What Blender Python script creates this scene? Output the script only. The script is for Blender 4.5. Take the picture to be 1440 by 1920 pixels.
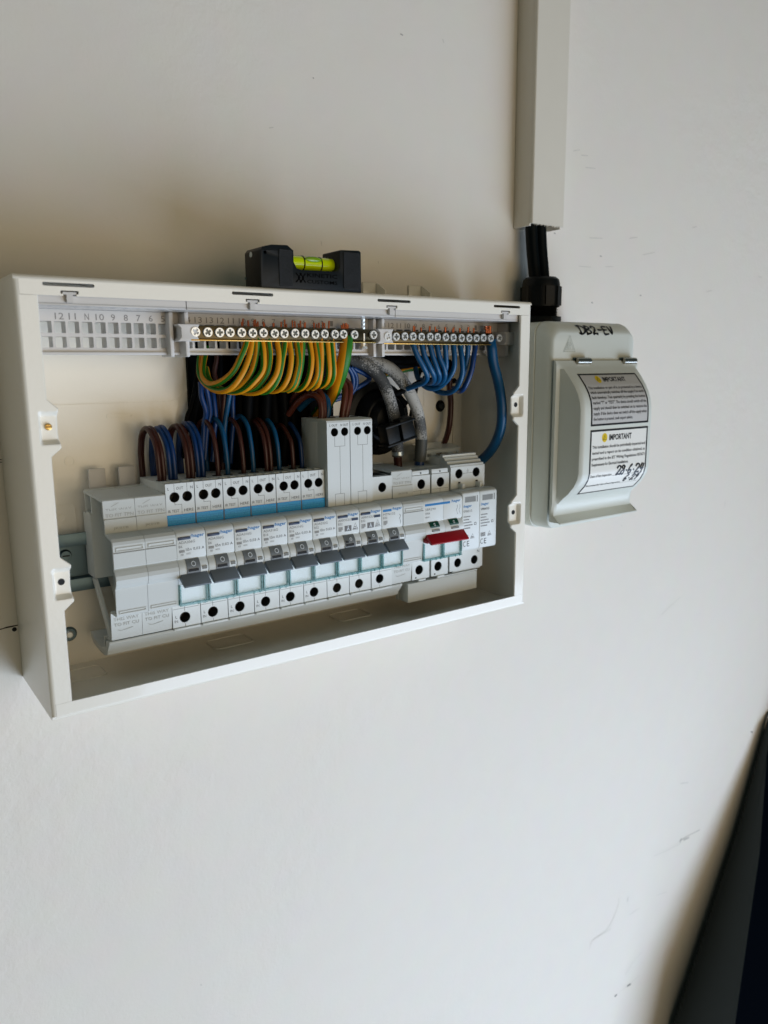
import bpy, bmesh, math, random
from mathutils import Vector, Matrix
from mathutils.geometry import tessellate_polygon
random.seed(7)
for o in list(bpy.data.objects): bpy.data.objects.remove(o)
S = bpy.context.scene
COL = S.collection
MM = 0.001

# ------------------------------------------------------------------ camera
CAMP = Vector((-77.890, -483.550, 179.407))          # millimetres; wall face is the plane y = 0
YAW, PITCH, ROLL, FPX = 0.61309, -0.18402, -0.00743, 1475.225
_f = Vector((math.sin(YAW)*math.cos(PITCH), math.cos(YAW)*math.cos(PITCH), math.sin(PITCH)))
_r = Vector((math.cos(YAW), -math.sin(YAW), 0)); _u = _r.cross(_f)
CR = math.cos(ROLL)*_r + math.sin(ROLL)*_u; CU = -math.sin(ROLL)*_r + math.cos(ROLL)*_u
cam = bpy.data.cameras.new('camera'); cam_o = bpy.data.objects.new('camera', cam); COL.objects.link(cam_o)
M = Matrix((CR, CU, -_f)).transposed().to_4x4(); M.translation = CAMP*MM
cam_o.matrix_world = M
cam.sensor_fit = 'VERTICAL'; cam.sensor_height = 24.0; cam.lens = FPX/1920*24
cam.clip_start = 0.01; cam.clip_end = 60
cam.dof.use_dof = True; cam.dof.focus_distance = 0.50; cam.dof.aperture_fstop = 7
S.camera = cam_o
S.render.resolution_x = 768; S.render.resolution_y = 1024

# ------------------------------------------------------------------ world and lamps
w = bpy.data.worlds.new('World'); S.world = w; w.use_nodes = True
bg = w.node_tree.nodes['Background']; bg.inputs[0].default_value = (0.66, 1.0, 0.95, 1); bg.inputs[1].default_value = 0.052
def area(name, loc, target, sx, sy, power, color):
    l = bpy.data.lights.new(name, 'AREA'); l.shape = 'RECTANGLE'; l.size = sx; l.size_y = sy
    l.energy = power; l.color = color
    o = bpy.data.objects.new(name, l); COL.objects.link(o); o.location = loc
    o.rotation_euler = (Vector(target)-Vector(loc)).to_track_quat('-Z', 'Y').to_euler()
    return o
area('daylight_lamp', (1.20, -1.08, -1.12), (-0.05, 0, -0.85), 2.0, 1.5, 45, (0.81, 1.0, 1.30))
area('room_bounce_lamp', (0.40, -2.1, 0.0), (0.25, 0, 0.05), 1.8, 1.2, 13.5, (1.0, 0.80, 0.54))
S.view_settings.view_transform = 'Standard'; S.view_settings.look = 'None'
S.view_settings.exposure = 0.0; S.view_settings.gamma = 1.0
S.view_settings.use_curve_mapping = False

# ------------------------------------------------------------------ helpers
def P(px, py, y):                                     # photograph pixel + distance plane y (mm) -> point in mm
    d = _f + (px-720)/FPX*CR - (py-960)/FPX*CU
    return CAMP + d*((y-CAMP.y)/d.y)

def mat(name, col, rough=.5, metal=0., bump=0., bscale=800., spec=.5, var=0., vscale=60., coat=0., trans=0., ior=1.45, bdetail=2.):
    m = bpy.data.materials.new(name); m.use_nodes = True
    nt = m.node_tree; b = nt.nodes['Principled BSDF']
    b.inputs['Base Color'].default_value = (*col, 1); b.inputs['Roughness'].default_value = rough
    b.inputs['Metallic'].default_value = metal; b.inputs['Specular IOR Level'].default_value = spec
    b.inputs['Coat Weight'].default_value = coat; b.inputs['Coat Roughness'].default_value = .08
    b.inputs['Transmission Weight'].default_value = trans; b.inputs['IOR'].default_value = ior
    tc = nt.nodes.new('ShaderNodeTexCoord')
    if bump:
        n = nt.nodes.new('ShaderNodeTexNoise'); n.inputs['Scale'].default_value = bscale; n.inputs['Detail'].default_value = bdetail
        nt.links.new(tc.outputs['Object'], n.inputs['Vector'])
        bp = nt.nodes.new('ShaderNodeBump'); bp.inputs['Strength'].default_value = 1; bp.inputs['Distance'].default_value = bump
        nt.links.new(n.outputs['Fac'], bp.inputs['Height']); nt.links.new(bp.outputs['Normal'], b.inputs['Normal'])
    if var:
        n2 = nt.nodes.new('ShaderNodeTexNoise'); n2.inputs['Scale'].default_value = vscale; n2.inputs['Detail'].default_value = 6
        nt.links.new(tc.outputs['Object'], n2.inputs['Vector'])
        mx = nt.nodes.new('ShaderNodeMix'); mx.data_type = 'RGBA'
        mx.inputs['A'].default_value = (*[c*(1-var) for c in col], 1); mx.inputs['B'].default_value = (*[min(1, c*(1+var)) for c in col], 1)
        nt.links.new(n2.outputs['Fac'], mx.inputs['Factor']); nt.links.new(mx.outputs['Result'], b.inputs['Base Color'])
        mr = nt.nodes.new('ShaderNodeMapRange'); mr.inputs['To Min'].default_value = max(0, rough-.08); mr.inputs['To Max'].default_value = rough+.08
        nt.links.new(n2.outputs['Fac'], mr.inputs['Value']); nt.links.new(mr.outputs['Result'], b.inputs['Roughness'])
    return m

ORG = {}
class MB:
    def __init__(s): s.v = []; s.f = []; s.uv = None
    def add(s, vs, fs):
        k = len(s.v); s.v += [tuple(v) for v in vs]; s.f += [tuple(i+k for i in f) for f in fs]; return s
    def box(s, x0, x1, y0, y1, z0, z1):
        return s.add([(x0,y0,z0),(x1,y0,z0),(x1,y1,z0),(x0,y1,z0),(x0,y0,z1),(x1,y0,z1),(x1,y1,z1),(x0,y1,z1)],
                     [(0,3,2,1),(4,5,6,7),(0,1,5,4),(1,2,6,5),(2,3,7,6),(3,0,4,7)])
    def loft(s, a, b, cap=True):                      # two vertex loops of the same length
        n = len(a); fs = [(i,(i+1)%n,n+(i+1)%n,n+i) for i in range(n)]
        s.add(list(a)+list(b), fs)
        if cap:
            for loop, rev in ((a, True), (b, False)):
                t = tessellate_polygon([[Vector(p) for p in loop]])
                s.add(loop, [tuple(reversed(q)) if rev else q for q in t])
        return s
    def prism_x(s, prof, x0, x1): return s.loft([(x0,y,z) for y,z in prof], [(x1,y,z) for y,z in prof])
    def prism_y(s, prof, y0, y1): return s.loft([(x,y0,z) for x,z in prof], [(x,y1,z) for x,z in prof])
    def prism_z(s, prof, z0, z1): return s.loft([(x,y,z0) for x,y in prof], [(x,y,z1) for x,y in prof])
    def shell_x(s, line, t, x0, x1):                  # open polyline (y,z) thickened by t
        n = len(line); off = []
        for i in range(n):
            a = Vector(line[max(0,i-1)]); b = Vector(line[min(n-1,i+1)]); d = (b-a).normalized()
            off.append((line[i][0]-d.y*t, line[i][1]+d.x*t))
        for i in range(n-1):
            q = [line[i], line[i+1], off[i+1], off[i]]
            s.loft([(x0,*p) for p in q], [(x1,*p) for p in q])
        return s
    def cyl(s, c, axis, r, h, n=20, r2=None):         # from c along +axis by h
        r2 = r if r2 is None else r2
        ax = Vector(axis).normalized(); u = ax.orthogonal().normalized(); v = ax.cross(u); c = Vector(c)
        a = [c+(u*math.cos(t)+v*math.sin(t))*r for t in (2*math.pi*i/n for i in range(n))]
        b = [c+ax*h+(u*math.cos(t)+v*math.sin(t))*r2 for t in (2*math.pi*i/n for i in range(n))]
        k = len(s.v); s.v += [tuple(p) for p in a+b]
        s.f += [(k+i, k+(i+1)%n, k+n+(i+1)%n, k+n+i) for i in range(n)]
        s.f.append(tuple(k+n-1-i for i in range(n))); s.f.append(tuple(k+n+i for i in range(n)))
        return s
    def slab(s, outer, holes, y0, y1, back=True):     # outer, holes: loops of (x,z); y0 front, y1 back, through holes
        loops = [outer]+holes
        flat = [p for l in loops for p in l]
        tris = tessellate_polygon([[Vector((x,z,0)) for x,z in l] for l in loops])
        n = len(flat)
        s.add([(x,y0,z) for x,z in flat], [t for t in tris])
        if back: s.add([(x,y1,z) for x,z in flat], [tuple(reversed(t)) for t in tris])
        for l in loops:
            m_ = len(l); s.add([(x,y0,z) for x,z in l]+[(x,y1,z) for x,z in l], [(i,(i+1)%m_,m_+(i+1)%m_,m_+i) for i in range(m_)])
        return s
    def ring(s, c, r0, r1, y0, y1, n=32):             # flat ring facing -y
        x, z = c; circ = lambda r: [(x+r*math.cos(2*math.pi*i/n), z+r*math.sin(2*math.pi*i/n)) for i in range(n)]
        return s.slab(circ(r1), [circ(r0)], y0, y1)
    def tube(s, pts, r, n=12, sub=6, closed_caps=True):
        pts = [Vector(p) for p in pts]; c = []
        q = [2*pts[0]-pts[1]]+pts+[2*pts[-1]-pts[-2]]
        for i in range(1, len(q)-2):
            for k in range(sub):
                t = k/sub; p0,p1,p2,p3 = q[i-1:i+3]
                c.append(.5*((2*p1)+(p2-p0)*t+(2*p0-5*p1+4*p2-p3)*t*t+(3*p1-p0-3*p2+p3)*t**3))
        c.append(pts[-1]); k0 = len(s.v); L = 0; uvs = []
        d = (c[1]-c[0]).normalized(); u = d.orthogonal().normalized()
        if s.uv is None: s.uv = [(0,0)]*k0
        for i, p in enumerate(c):
            d = (c[min(i+1,len(c)-1)]-c[max(i-1,0)]).normalized()
            u = (u-d*u.dot(d)).normalized(); v = d.cross(u)
            rr = r(i/(len(c)-1)) if callable(r) else r
            if i: L += (p-c[i-1]).length
            for j in range(n):
                t = 2*math.pi*j/n
                s.v.append(tuple(p+(u*math.cos(t)+v*math.sin(t))*rr)); s.uv.append((j/n, L))
        m_ = len(c)
        for i in range(m_-1):
            for j in range(n):
                a = k0+i*n+j; b = k0+i*n+(j+1)%n
                s.f.append((a, b, b+n, a+n))
        s.f.append(tuple(k0+n-1-j for j in range(n))); s.f.append(tuple(k0+(m_-1)*n+j for j in range(n)))
        return s
    def build(s, name, m, parent=None, bevel=0., seg=2, angle=35, smooth=True):
        org = ORG.get(parent.name, Vector()) if parent else Vector()
        me = bpy.data.meshes.new(name)
        me.from_pydata([((v[0]-org.x)*MM, (v[1]-org.y)*MM, (v[2]-org.z)*MM) for v in s.v], [], s.f)
        if s.uv:
            ul = me.uv_layers.new(name='uv')
            for poly in me.polygons:
                us = [s.uv[me.loops[l].vertex_index] for l in poly.loop_indices]
                wrap = max(q[0] for q in us)-min(q[0] for q in us) > .5
                for l, q in zip(poly.loop_indices, us): ul.data[l].uv = (q[0]+(1 if wrap and q[0] < .5 else 0), q[1])
        bm = bmesh.new(); bm.from_mesh(me)
        if not s.uv: bmesh.ops.remove_doubles(bm, verts=bm.verts, dist=1e-7)
        bmesh.ops.recalc_face_normals(bm, faces=bm.faces)
        if bevel:
            es = [e for e in bm.edges if len(e.link_faces) == 2 and e.calc_face_angle(0) > math.radians(angle)]
            bmesh.ops.bevel(bm, geom=es, offset=bevel*MM, segments=seg, profile=.5, affect='EDGES', clamp_overlap=True)
        bm.to_mesh(me); bm.free()
        if smooth:
            for p in me.polygons: p.use_smooth = True
            me.set_sharp_from_angle(angle=math.radians(32))
        me.materials.append(m)
        return link(bpy.data.objects.new(name, me), parent)
def link(o, parent=None):
    COL.objects.link(o)
    if parent: o.parent = parent; ORG[o.name] = ORG.get(parent.name, Vector())
    else: ORG[o.name] = Vector()
    return o
def thing(name, label, cat, loc=(0,0,0), group=None):
    o = bpy.data.objects.new(name, None); o.empty_display_size = .01; COL.objects.link(o)
    o.location = Vector(loc)*MM; ORG[o.name] = Vector(loc)
    return tag(o, label, cat, group)
def tag(o, label, cat, group=None):
    o['label'] = label; o['category'] = cat
    if group: o['group'] = group
    return o
def struct(o): o['kind'] = 'structure'; return o
def copy_tree(o, dx=0., parent=None):
    c = o.copy(); COL.objects.link(c); c.parent = parent
    base = ORG[o.name]
    ORG[c.name] = base + Vector((dx,0,0))
    if parent is None: c.location = o.location + Vector((dx*MM,0,0))
    for ch in list(o.children): copy_tree(ch, dx, c)
    return c
def circ(x, z, r, n=20): return [(x+r*math.cos(2*math.pi*i/n), z+r*math.sin(2*math.pi*i/n)) for i in range(n)]
def rect(x0, x1, z0, z1): return [(x0,z0),(x1,z0),(x1,z1),(x0,z1)]
def rrect(x0, x1, z0, z1, r, n=5):
    o = []
    for cx, cz, a in ((x1-r,z0+r,-90),(x1-r,z1-r,0),(x0+r,z1-r,90),(x0+r,z0+r,180)):
        for i in range(n+1):
            t = math.radians(a+90*i/n); o.append((cx+r*math.cos(t), cz+r*math.sin(t)))
    return o

TC = {}
def text_geo(body, align='LEFT', spacing=1., bold=0.):
    key = (body, align, spacing, bold)
    if key not in TC:
        cu = bpy.data.curves.new('t', 'FONT'); cu.body = body; cu.align_x = align; cu.resolution_u = 2; cu.size = 1; cu.space_character = spacing
        cu.offset = bold; cu.fill_mode = 'FRONT'
        o = bpy.data.objects.new('t', cu); COL.objects.link(o)
        me = bpy.data.meshes.new_from_object(o.evaluated_get(bpy.context.evaluated_depsgraph_get()))
        TC[key] = ([tuple(v.co) for v in me.vertices], [tuple(p.vertices) for p in me.polygons])
        bpy.data.objects.remove(o); bpy.data.curves.remove(cu); bpy.data.meshes.remove(me)
    return TC[key]
def text_flat(mb, body, x, z, h, y, w=None, bold=0., spacing=1.):
    """text on a plane facing -y: lower left corner at (x, z), height h and (optionally) width w in mm"""
    vs, fs = text_geo(body, 'LEFT', spacing, bold)
    x0 = min(v[0] for v in vs); x1 = max(v[0] for v in vs); y0 = min(v[1] for v in vs); y1 = max(v[1] for v in vs)
    sy = h/(y1-y0); sx = sy if w is None else w/(x1-x0)
    mb.add([(x+(v[0]-x0)*sx, y, z+(v[1]-y0)*sy) for v in vs], fs)
    return mb
def ribbon(mb, pts, wd, fmap, closed=False, sub=5):   # pen stroke: 2-D polyline -> ribbon mapped to the surface
    pts = [Vector(p) for p in pts]; c = []
    q = [2*pts[0]-pts[1]]+pts+[2*pts[-1]-pts[-2]]
    for i in range(1, len(q)-2):
        for k in range(sub):
            t = k/sub; p0,p1,p2,p3 = q[i-1:i+3]
            c.append(.5*((2*p1)+(p2-p0)*t+(2*p0-5*p1+4*p2-p3)*t*t+(3*p1-p0-3*p2+p3)*t**3))
    c.append(pts[-1]); vs = []
    for i, p in enumerate(c):
        d = (c[min(i+1,len(c)-1)]-c[max(i-1,0)]); d = d.normalized() if d.length else Vector((1,0))
        n = Vector((-d.y, d.x))*wd*.5*(.8+.2*math.sin(i*.9))
        if i == 0: p = p-d*wd*.3
        if i == len(c)-1: p = p+d*wd*.3
        vs += [fmap(*(p+n)), fmap(*(p-n))]
    mb.add(vs, [(2*i,2*i+1,2*i+3,2*i+2) for i in range(len(c)-1)])

# ------------------------------------------------------------------ materials
m_plastic = mat('device plastic', (.67,.69,.66), .42, bump=.00003, bscale=2500, var=.03)
m_plastic2 = mat('blank plastic', (.59,.605,.57), .5, bump=.00003, bscale=2500, var=.03)
m_carrier = mat('terminal carrier plastic', (.60,.57,.53), .33, var=.03)
m_coat = mat('white powder coat', (.87,.82,.71), .30, bump=.00007, bscale=420, bdetail=1, coat=.45)
m_coat_side = m_coat
m_blue = mat('blue notice plate', (.0,.31,.72), .4)
m_cyan = mat('blue logo ink', (.0,.16,.40), .5)
m_ink = mat('grey print', (.055,.055,.05), .6)
m_inkl = mat('faint grey print', (.15,.147,.14), .6)
m_emb = mat('embossed lettering', (.36,.355,.32), .6)
m_white = mat('white print', (.75,.8,.82), .5)
m_lever = mat('grey lever plastic', (.140,.166,.190), .42, bump=.00003, bscale=3000, var=.05)
m_drum = mat('grey toggle plastic', (.17,.185,.19), .45)
m_navytab = mat('navy test button', (.006,.022,.06), .35)
m_hole = mat('dark terminal screw', (.09,.088,.08), .35, metal=.8)
m_holeshade = mat('hole shade colour', (.028,.031,.030), .5)  # shade inside the terminal holes, put into a dark colour
m_black = mat('black void', (.006,.006,.006), .7)
m_card = mat('white label card', (.88,.90,.90), .6)
m_red = mat('red lever plastic', (.32,.004,.012), .33)
m_green = mat('green indicator', (.004,.06,.035), .4)
m_galv = mat('galvanised steel', (.42,.47,.48), .33, metal=.9, var=.12, vscale=90)
m_galvd = mat('dull zinc steel', (.13,.19,.22), .42, metal=.8, var=.15, vscale=90)
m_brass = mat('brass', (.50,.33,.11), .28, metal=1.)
m_zinc = mat('bright zinc screw', (.86,.88,.87), .34, metal=.6, var=.1, vscale=400)
m_copper = mat('bare copper', (.32,.10,.05), .35, metal=1.)
m_bluew = mat('blue wire', (.001,.030,.125), .36, var=.12)
m_bluel = mat('light blue wire', (.001,.066,.165), .36, var=.12)
m_brown = mat('brown wire', (.042,.009,.005), .36, var=.12)
m_brownlit = mat('lit brown wire', (.085,.018,.008), .36, var=.1)  # lighter copy of the brown, light on the wires put into its colour
m_cable = mat('glossy black cable', (.002,.0035,.004), .4, spec=.14)
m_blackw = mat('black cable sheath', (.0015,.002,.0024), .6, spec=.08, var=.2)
m_blackp = mat('black plastic', (.0035,.0045,.0045), .42, spec=.22, bump=.00004, bscale=1500)
m_level = mat('black level body', (.006,.009,.011), .42, spec=.25, bump=.00004, bscale=1800)
m_levelink = mat('gloss black lettering', (.0008,.0008,.001), .5, spec=.03)
m_vial = mat('lime vial liquid', (.70,.90,.0), .12, coat=.3)
m_vialdark = mat('vial bubble', (.22,.40,.01), .1, coat=.6)
m_iso = mat('grey green enclosure plastic', (.645,.66,.59), .40, bump=.00003, bscale=1800, var=.02)
m_sticker = mat('silver sticker', (.52,.50,.47), .38)
m_sticker2 = mat('white sticker', (.80,.78,.71), .42)
m_yellow = mat('yellow warning disc', (.72,.50,.0), .5)
m_marker = mat('black marker ink', (.006,.006,.008), .4)
m_trunk = mat('white pvc trunking', (.70,.645,.54), .38, bump=.00003, bscale=700, var=.02)
m_navy = mat('navy painted panel', (.0006,.002,.005), .7, spec=.02)
m_char = mat('charcoal edge', (.032,.038,.038), .75, spec=.15, var=.15, vscale=8)
m_pencil = mat('pencil line', (.045,.035,.03), .8)
m_scuff = mat('wall scuff', (.42,.39,.35), .8)
m_scuff2 = mat('faint wall scuff', (.64,.60,.53), .8)
m_dust = mat('grey dust', (.10,.09,.08), .9)

def clear_mat(name, col, fac, tint=(.985,.998,.997)):
    m = bpy.data.materials.new(name); m.use_nodes = True; nt = m.node_tree; b = nt.nodes['Principled BSDF']
    b.inputs['Base Color'].default_value = (*col, 1); b.inputs['Roughness'].default_value = .08
    tr = nt.nodes.new('ShaderNodeBsdfTransparent'); tr.inputs[0].default_value = (*tint, 1)
    mx = nt.nodes.new('ShaderNodeMixShader'); mx.inputs[0].default_value = fac
    nt.links.new(tr.outputs[0], mx.inputs[1]); nt.links.new(b.outputs[0], mx.inputs[2])
    nt.links.new(mx.outputs[0], nt.nodes['Material Output'].inputs[0])
    return m
m_clear = clear_mat('clear window', (.75,.85,.85), .10)
m_teal = clear_mat('teal window edge', (.16,.36,.36), .40, (.80,.93,.93))
m_acrylic = clear_mat('clear acrylic', (.7,.68,.6), .25)

def wall_mat():
    m = bpy.data.materials.new('painted plaster'); m.use_nodes = True; nt = m.node_tree; b = nt.nodes['Principled BSDF']
    tc = nt.nodes.new('ShaderNodeTexCoord')
    def noise(scale, det, rough=.5):
        n = nt.nodes.new('ShaderNodeTexNoise'); n.inputs['Scale'].default_value = scale; n.inputs['Detail'].default_value = det
        n.inputs['Roughness'].default_value = rough; nt.links.new(tc.outputs['Object'], n.inputs['Vector']); return n
    n1 = noise(3.0, 5); n2 = noise(45, 6)
    mx = nt.nodes.new('ShaderNodeMix'); mx.data_type = 'RGBA'
    mx.inputs['A'].default_value = (.770,.716,.630,1); mx.inputs['B'].default_value = (.805,.752,.667,1)
    nt.links.new(n1.outputs['Fac'], mx.inputs['Factor'])
    mx2 = nt.nodes.new('ShaderNodeMix'); mx2.data_type = 'RGBA'; mx2.blend_type = 'MULTIPLY'; mx2.inputs['Factor'].default_value = .06
    nt.links.new(mx.outputs['Result'], mx2.inputs['A']); nt.links.new(n2.outputs['Color'], mx2.inputs['B'])
    nt.links.new(mx2.outputs['Result'], b.inputs['Base Color'])
    b.inputs['Roughness'].default_value = .62; b.inputs['Specular IOR Level'].default_value = .3
    na = noise(420, 3); nb = noise(90, 4, .6); nc = noise(16, 3)
    gate = nt.nodes.new('ShaderNodeMapRange'); gate.inputs['From Min'].default_value = .42; gate.inputs['From Max'].default_value = .68
    gate.inputs['To Min'].default_value = .25; gate.inputs['To Max'].default_value = 1.6
    nt.links.new(noise(4.5, 3).outputs['Fac'], gate.inputs['Value'])
    ma = nt.nodes.new('ShaderNodeMath'); ma.operation = 'MULTIPLY'; nt.links.new(nb.outputs['Fac'], ma.inputs[0]); nt.links.new(gate.outputs[0], ma.inputs[1])
    ad = nt.nodes.new('ShaderNodeMath'); ad.operation = 'MULTIPLY_ADD'; ad.inputs[1].default_value = .22
    nt.links.new(na.outputs['Fac'], ad.inputs[0]); nt.links.new(ma.outputs[0], ad.inputs[2])
    ad2 = nt.nodes.new('ShaderNodeMath'); ad2.operation = 'MULTIPLY_ADD'; ad2.inputs[1].default_value = 1.3
    nt.links.new(nc.outputs['Fac'], ad2.inputs[0]); nt.links.new(ad.outputs[0], ad2.inputs[2])
    bp = nt.nodes.new('ShaderNodeBump'); bp.inputs['Distance'].default_value = .0009; bp.inputs['Strength'].default_value = .55
    nt.links.new(ad2.outputs[0], bp.inputs['Height']); nt.links.new(bp.outputs[0], b.inputs['Normal'])
    return m
m_wall = wall_mat()

def earth_mat():
    m = bpy.data.materials.new('green and yellow wire'); m.use_nodes = True; nt = m.node_tree; b = nt.nodes['Principled BSDF']
    uv = nt.nodes.new('ShaderNodeUVMap'); sp = nt.nodes.new('ShaderNodeSeparateXYZ'); nt.links.new(uv.outputs[0], sp.inputs[0])
    oi = nt.nodes.new('ShaderNodeObjectInfo')
    a = nt.nodes.new('ShaderNodeMath'); a.operation = 'MULTIPLY_ADD'; a.inputs[1].default_value = .004
    nt.links.new(sp.outputs['Y'], a.inputs[0]); nt.links.new(oi.outputs['Random'], a.inputs[2])
    a2 = nt.nodes.new('ShaderNodeMath'); a2.operation = 'MULTIPLY_ADD'; a2.inputs[1].default_value = 2.
    nt.links.new(sp.outputs['X'], a2.inputs[0]); nt.links.new(a.outputs[0], a2.inputs[2])
    f = nt.nodes.new('ShaderNodeMath'); f.operation = 'FRACT'; nt.links.new(a2.outputs[0], f.inputs[0])
    g = nt.nodes.new('ShaderNodeMath'); g.operation = 'LESS_THAN'; g.inputs[1].default_value = .42; nt.links.new(f.outputs[0], g.inputs[0])
    mx = nt.nodes.new('ShaderNodeMix'); mx.data_type = 'RGBA'
    mx.inputs['A'].default_value = (.64,.245,.0,1); mx.inputs['B'].default_value = (.020,.155,.008,1)
    nt.links.new(g.outputs[0], mx.inputs['Factor']); nt.links.new(mx.outputs['Result'], b.inputs['Base Color'])
    b.inputs['Roughness'].default_value = .5; b.inputs['Specular IOR Level'].default_value = .3
    return m
m_earth = earth_mat()

def tail_mat(name, lo, hi, cov):                      # grey tail smeared with plaster dust
    m = bpy.data.materials.new(name); m.use_nodes = True; nt = m.node_tree; b = nt.nodes['Principled BSDF']
    tc = nt.nodes.new('ShaderNodeTexCoord')
    n = nt.nodes.new('ShaderNodeTexNoise'); n.inputs['Scale'].default_value = 950; n.inputs['Detail'].default_value = 5; n.inputs['Roughness'].default_value = .7
    n2 = nt.nodes.new('ShaderNodeTexNoise'); n2.inputs['Scale'].default_value = 45
    nt.links.new(tc.outputs['Object'], n.inputs['Vector']); nt.links.new(tc.outputs['Object'], n2.inputs['Vector'])
    ad = nt.nodes.new('ShaderNodeMath'); ad.operation = 'ADD'; nt.links.new(n.outputs['Fac'], ad.inputs[0]); nt.links.new(n2.outputs['Fac'], ad.inputs[1])
    mr = nt.nodes.new('ShaderNodeMapRange'); mr.inputs['From Min'].default_value = cov-.04; mr.inputs['From Max'].default_value = cov+.04
    nt.links.new(ad.outputs[0], mr.inputs['Value'])
    mx = nt.nodes.new('ShaderNodeMix'); mx.data_type = 'RGBA'; mx.inputs['A'].default_value = (*lo,1); mx.inputs['B'].default_value = (*hi,1)
    nt.links.new(mr.outputs[0], mx.inputs['Factor']); nt.links.new(mx.outputs['Result'], b.inputs['Base Color'])
    bp = nt.nodes.new('ShaderNodeBump'); bp.inputs['Distance'].default_value = .0004; nt.links.new(n.outputs['Fac'], bp.inputs['Height']); nt.links.new(bp.outputs[0], b.inputs['Normal'])
    b.inputs['Roughness'].default_value = .6
    return m
m_tail1 = tail_mat('dark smeared grey sheath', (.05,.052,.05), (.38,.375,.35), 1.06)
m_tail2 = tail_mat('dusty grey sheath', (.085,.085,.08), (.46,.445,.40), .94)
m_tailg = mat('clean grey sheath', (.07,.075,.07), .5)

# ------------------------------------------------------------------ wall
wall = MB().box(-1500, 2600, 0, 100, -1500, 1700).build('wall', m_wall, smooth=False); struct(wall)
def mark(name, pts, wd, m):                           # thin stroke on the wall, given as photograph pixels
    mb = MB(); q = [P(x, y, 0.) for x, y in pts]
    ribbon(mb, [(p.x, p.z) for p in q], wd, lambda x, z: (x, -.12, z), sub=4)
    return mb.build(name, m, wall, smooth=False)
for y in (862, 866.5): mark('pencil_line', [(-30,y-1),(2,y),(9,y)], .6, m_pencil)
mark('pencil_line', [(-40,1188),(0,1180),(12,1176.5),(34,1172)], .95, m_pencil)
for pts, wd, m in (
    ([(1240,1153),(1255,1138),(1275,1120)], .5, m_scuff2), ([(1226,1605),(1245,1597),(1275,1582)], .6, m_scuff2),
    ([(1274,1577),(1290,1567),(1312,1556)], 1.0, m_scuff), ([(1282,1575),(1292,1570)], 1.6, m_scuff),
    ([(1275,1580),(1277,1572)], 1.5, m_scuff), ([(1276,1469),(1290,1467)], 1.4, m_scuff2),
    ([(1105,1780),(1112,1762),(1140,1740),(1158,1700),(1160,1684)], .6, m_scuff2), ([(1112,1762),(1145,1742)], .6, m_scuff2),
    ([(1176,1690),(1178,1682)], 1.6, m_scuff2), ([(1180,1715),(1198,1703)], .6, m_scuff2),
    ([(1153,1868),(1156,1865)], 1.8, m_dust), ([(1176,1849),(1182,1845)], 1.8, m_dust), ([(1160,1862),(1200,1828)], .4, m_scuff2),
    ([(1172,1828),(1190,1800),(1204,1785)], .5, m_scuff2), ([(1408,1372),(1411,1373)], 1.6, m_dust),
    ([(1232,1678),(1250,1672)], .6, m_scuff2),
    ([(1075,283),(1087,281)], .7, m_scuff2), ([(1090,291),(1102,292)], .8, m_scuff2), ([(1098,314),(1116,316)], .8, m_scuff2),
    ([(1105,446),(1130,447)], .8, m_scuff2), ([(1180,447),(1195,445)], .8, m_scuff2), ([(1205,478),(1228,473)], .6, m_scuff2),
    ([(1298,427),(1306,425)], .8, m_scuff2), ([(1125,480),(1128,481)], 1.1, m_scuff), ([(1200,554),(1202,554)], 1.2, m_scuff),
    ([(1109,567),(1111,568)], 1.3, m_scuff), ([(1325,547),(1335,545)], .8, m_scuff2), ([(1085,499),(1108,501)], .7, m_scuff2),
    ([(1135,500),(1150,500)], .7, m_scuff2), ([(1039,437),(1041,438)], 1.2, m_scuff), ([(1422,519),(1428,520)], .9, m_scuff2),
    ([(751,64),(755,66)], 1.0, m_scuff), ([(830,74),(832,80)], .9, m_scuff2), ([(587,146),(588,147)], .9, m_scuff),
    ([(602,452),(603,460)], .8, m_scuff2), ([(709,490),(710,494)], .8, m_scuff2), ([(505,240),(512,239)], .8, m_scuff2),
    ([(1360,940),(1358,950)], .7, m_scuff2), ([(1165,985),(1166,986)], 1.0, m_scuff2), ([(376,1846),(378,1847)], 1.0, m_scuff2)):
    mark('scuff_mark', pts, wd, m)
c = P(27, 1180, 0.)
MB().cyl((c.x, -.15, c.z), (0,1,0), 1.3, .1, 18).build('drill_hole', m_black, wall, smooth=False)

# ------------------------------------------------------------------ metal enclosure
W, H, D = 339.3, 222.9, 74.4
enc = thing('consumer_unit_enclosure', 'open white powder-coated steel consumer unit box on the wall, its front cover removed', 'enclosure', (W/2, 0, 0))
T = 1.3
MB().box(T, W-T, -T, -.2, T, H-T).build('back_panel', m_coat, enc)
def arcp(cx, cy, r, a0, a1, n=5): return [(cx+r*math.cos(math.radians(a0+(a1-a0)*i/n)), cy+r*math.sin(math.radians(a0+(a1-a0)*i/n))) for i in range(n+1)]
R = 2.2
top_prof = [(-.2,H-T),(-.2,H)]+arcp(-D+R, H-R, R, 90, 180)+[(-D+T,H-R)]+arcp(-D+R, H-R, R-T, 180, 90)
MB().prism_x(top_prof, 0, W).build('top_panel', m_coat, enc)
bot_prof = [(-.2,T),(-.2,0)]+arcp(-D+R, R, R, 270, 180)+[(-D+T,R)]+arcp(-D+R, R, R-T, 180, 270)
MB().prism_x(bot_prof, 0, W).build('bottom_panel', m_coat, enc)
lp = [(T,-.2),(0,-.2)]+arcp(R, -D+R, R, 180, 270)+[(R,-D+T)]+arcp(R, -D+R, R-T, 270, 180)
MB().prism_z(lp, T+.02, H-T-.02).build('side_panel', m_coat, enc)
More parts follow.
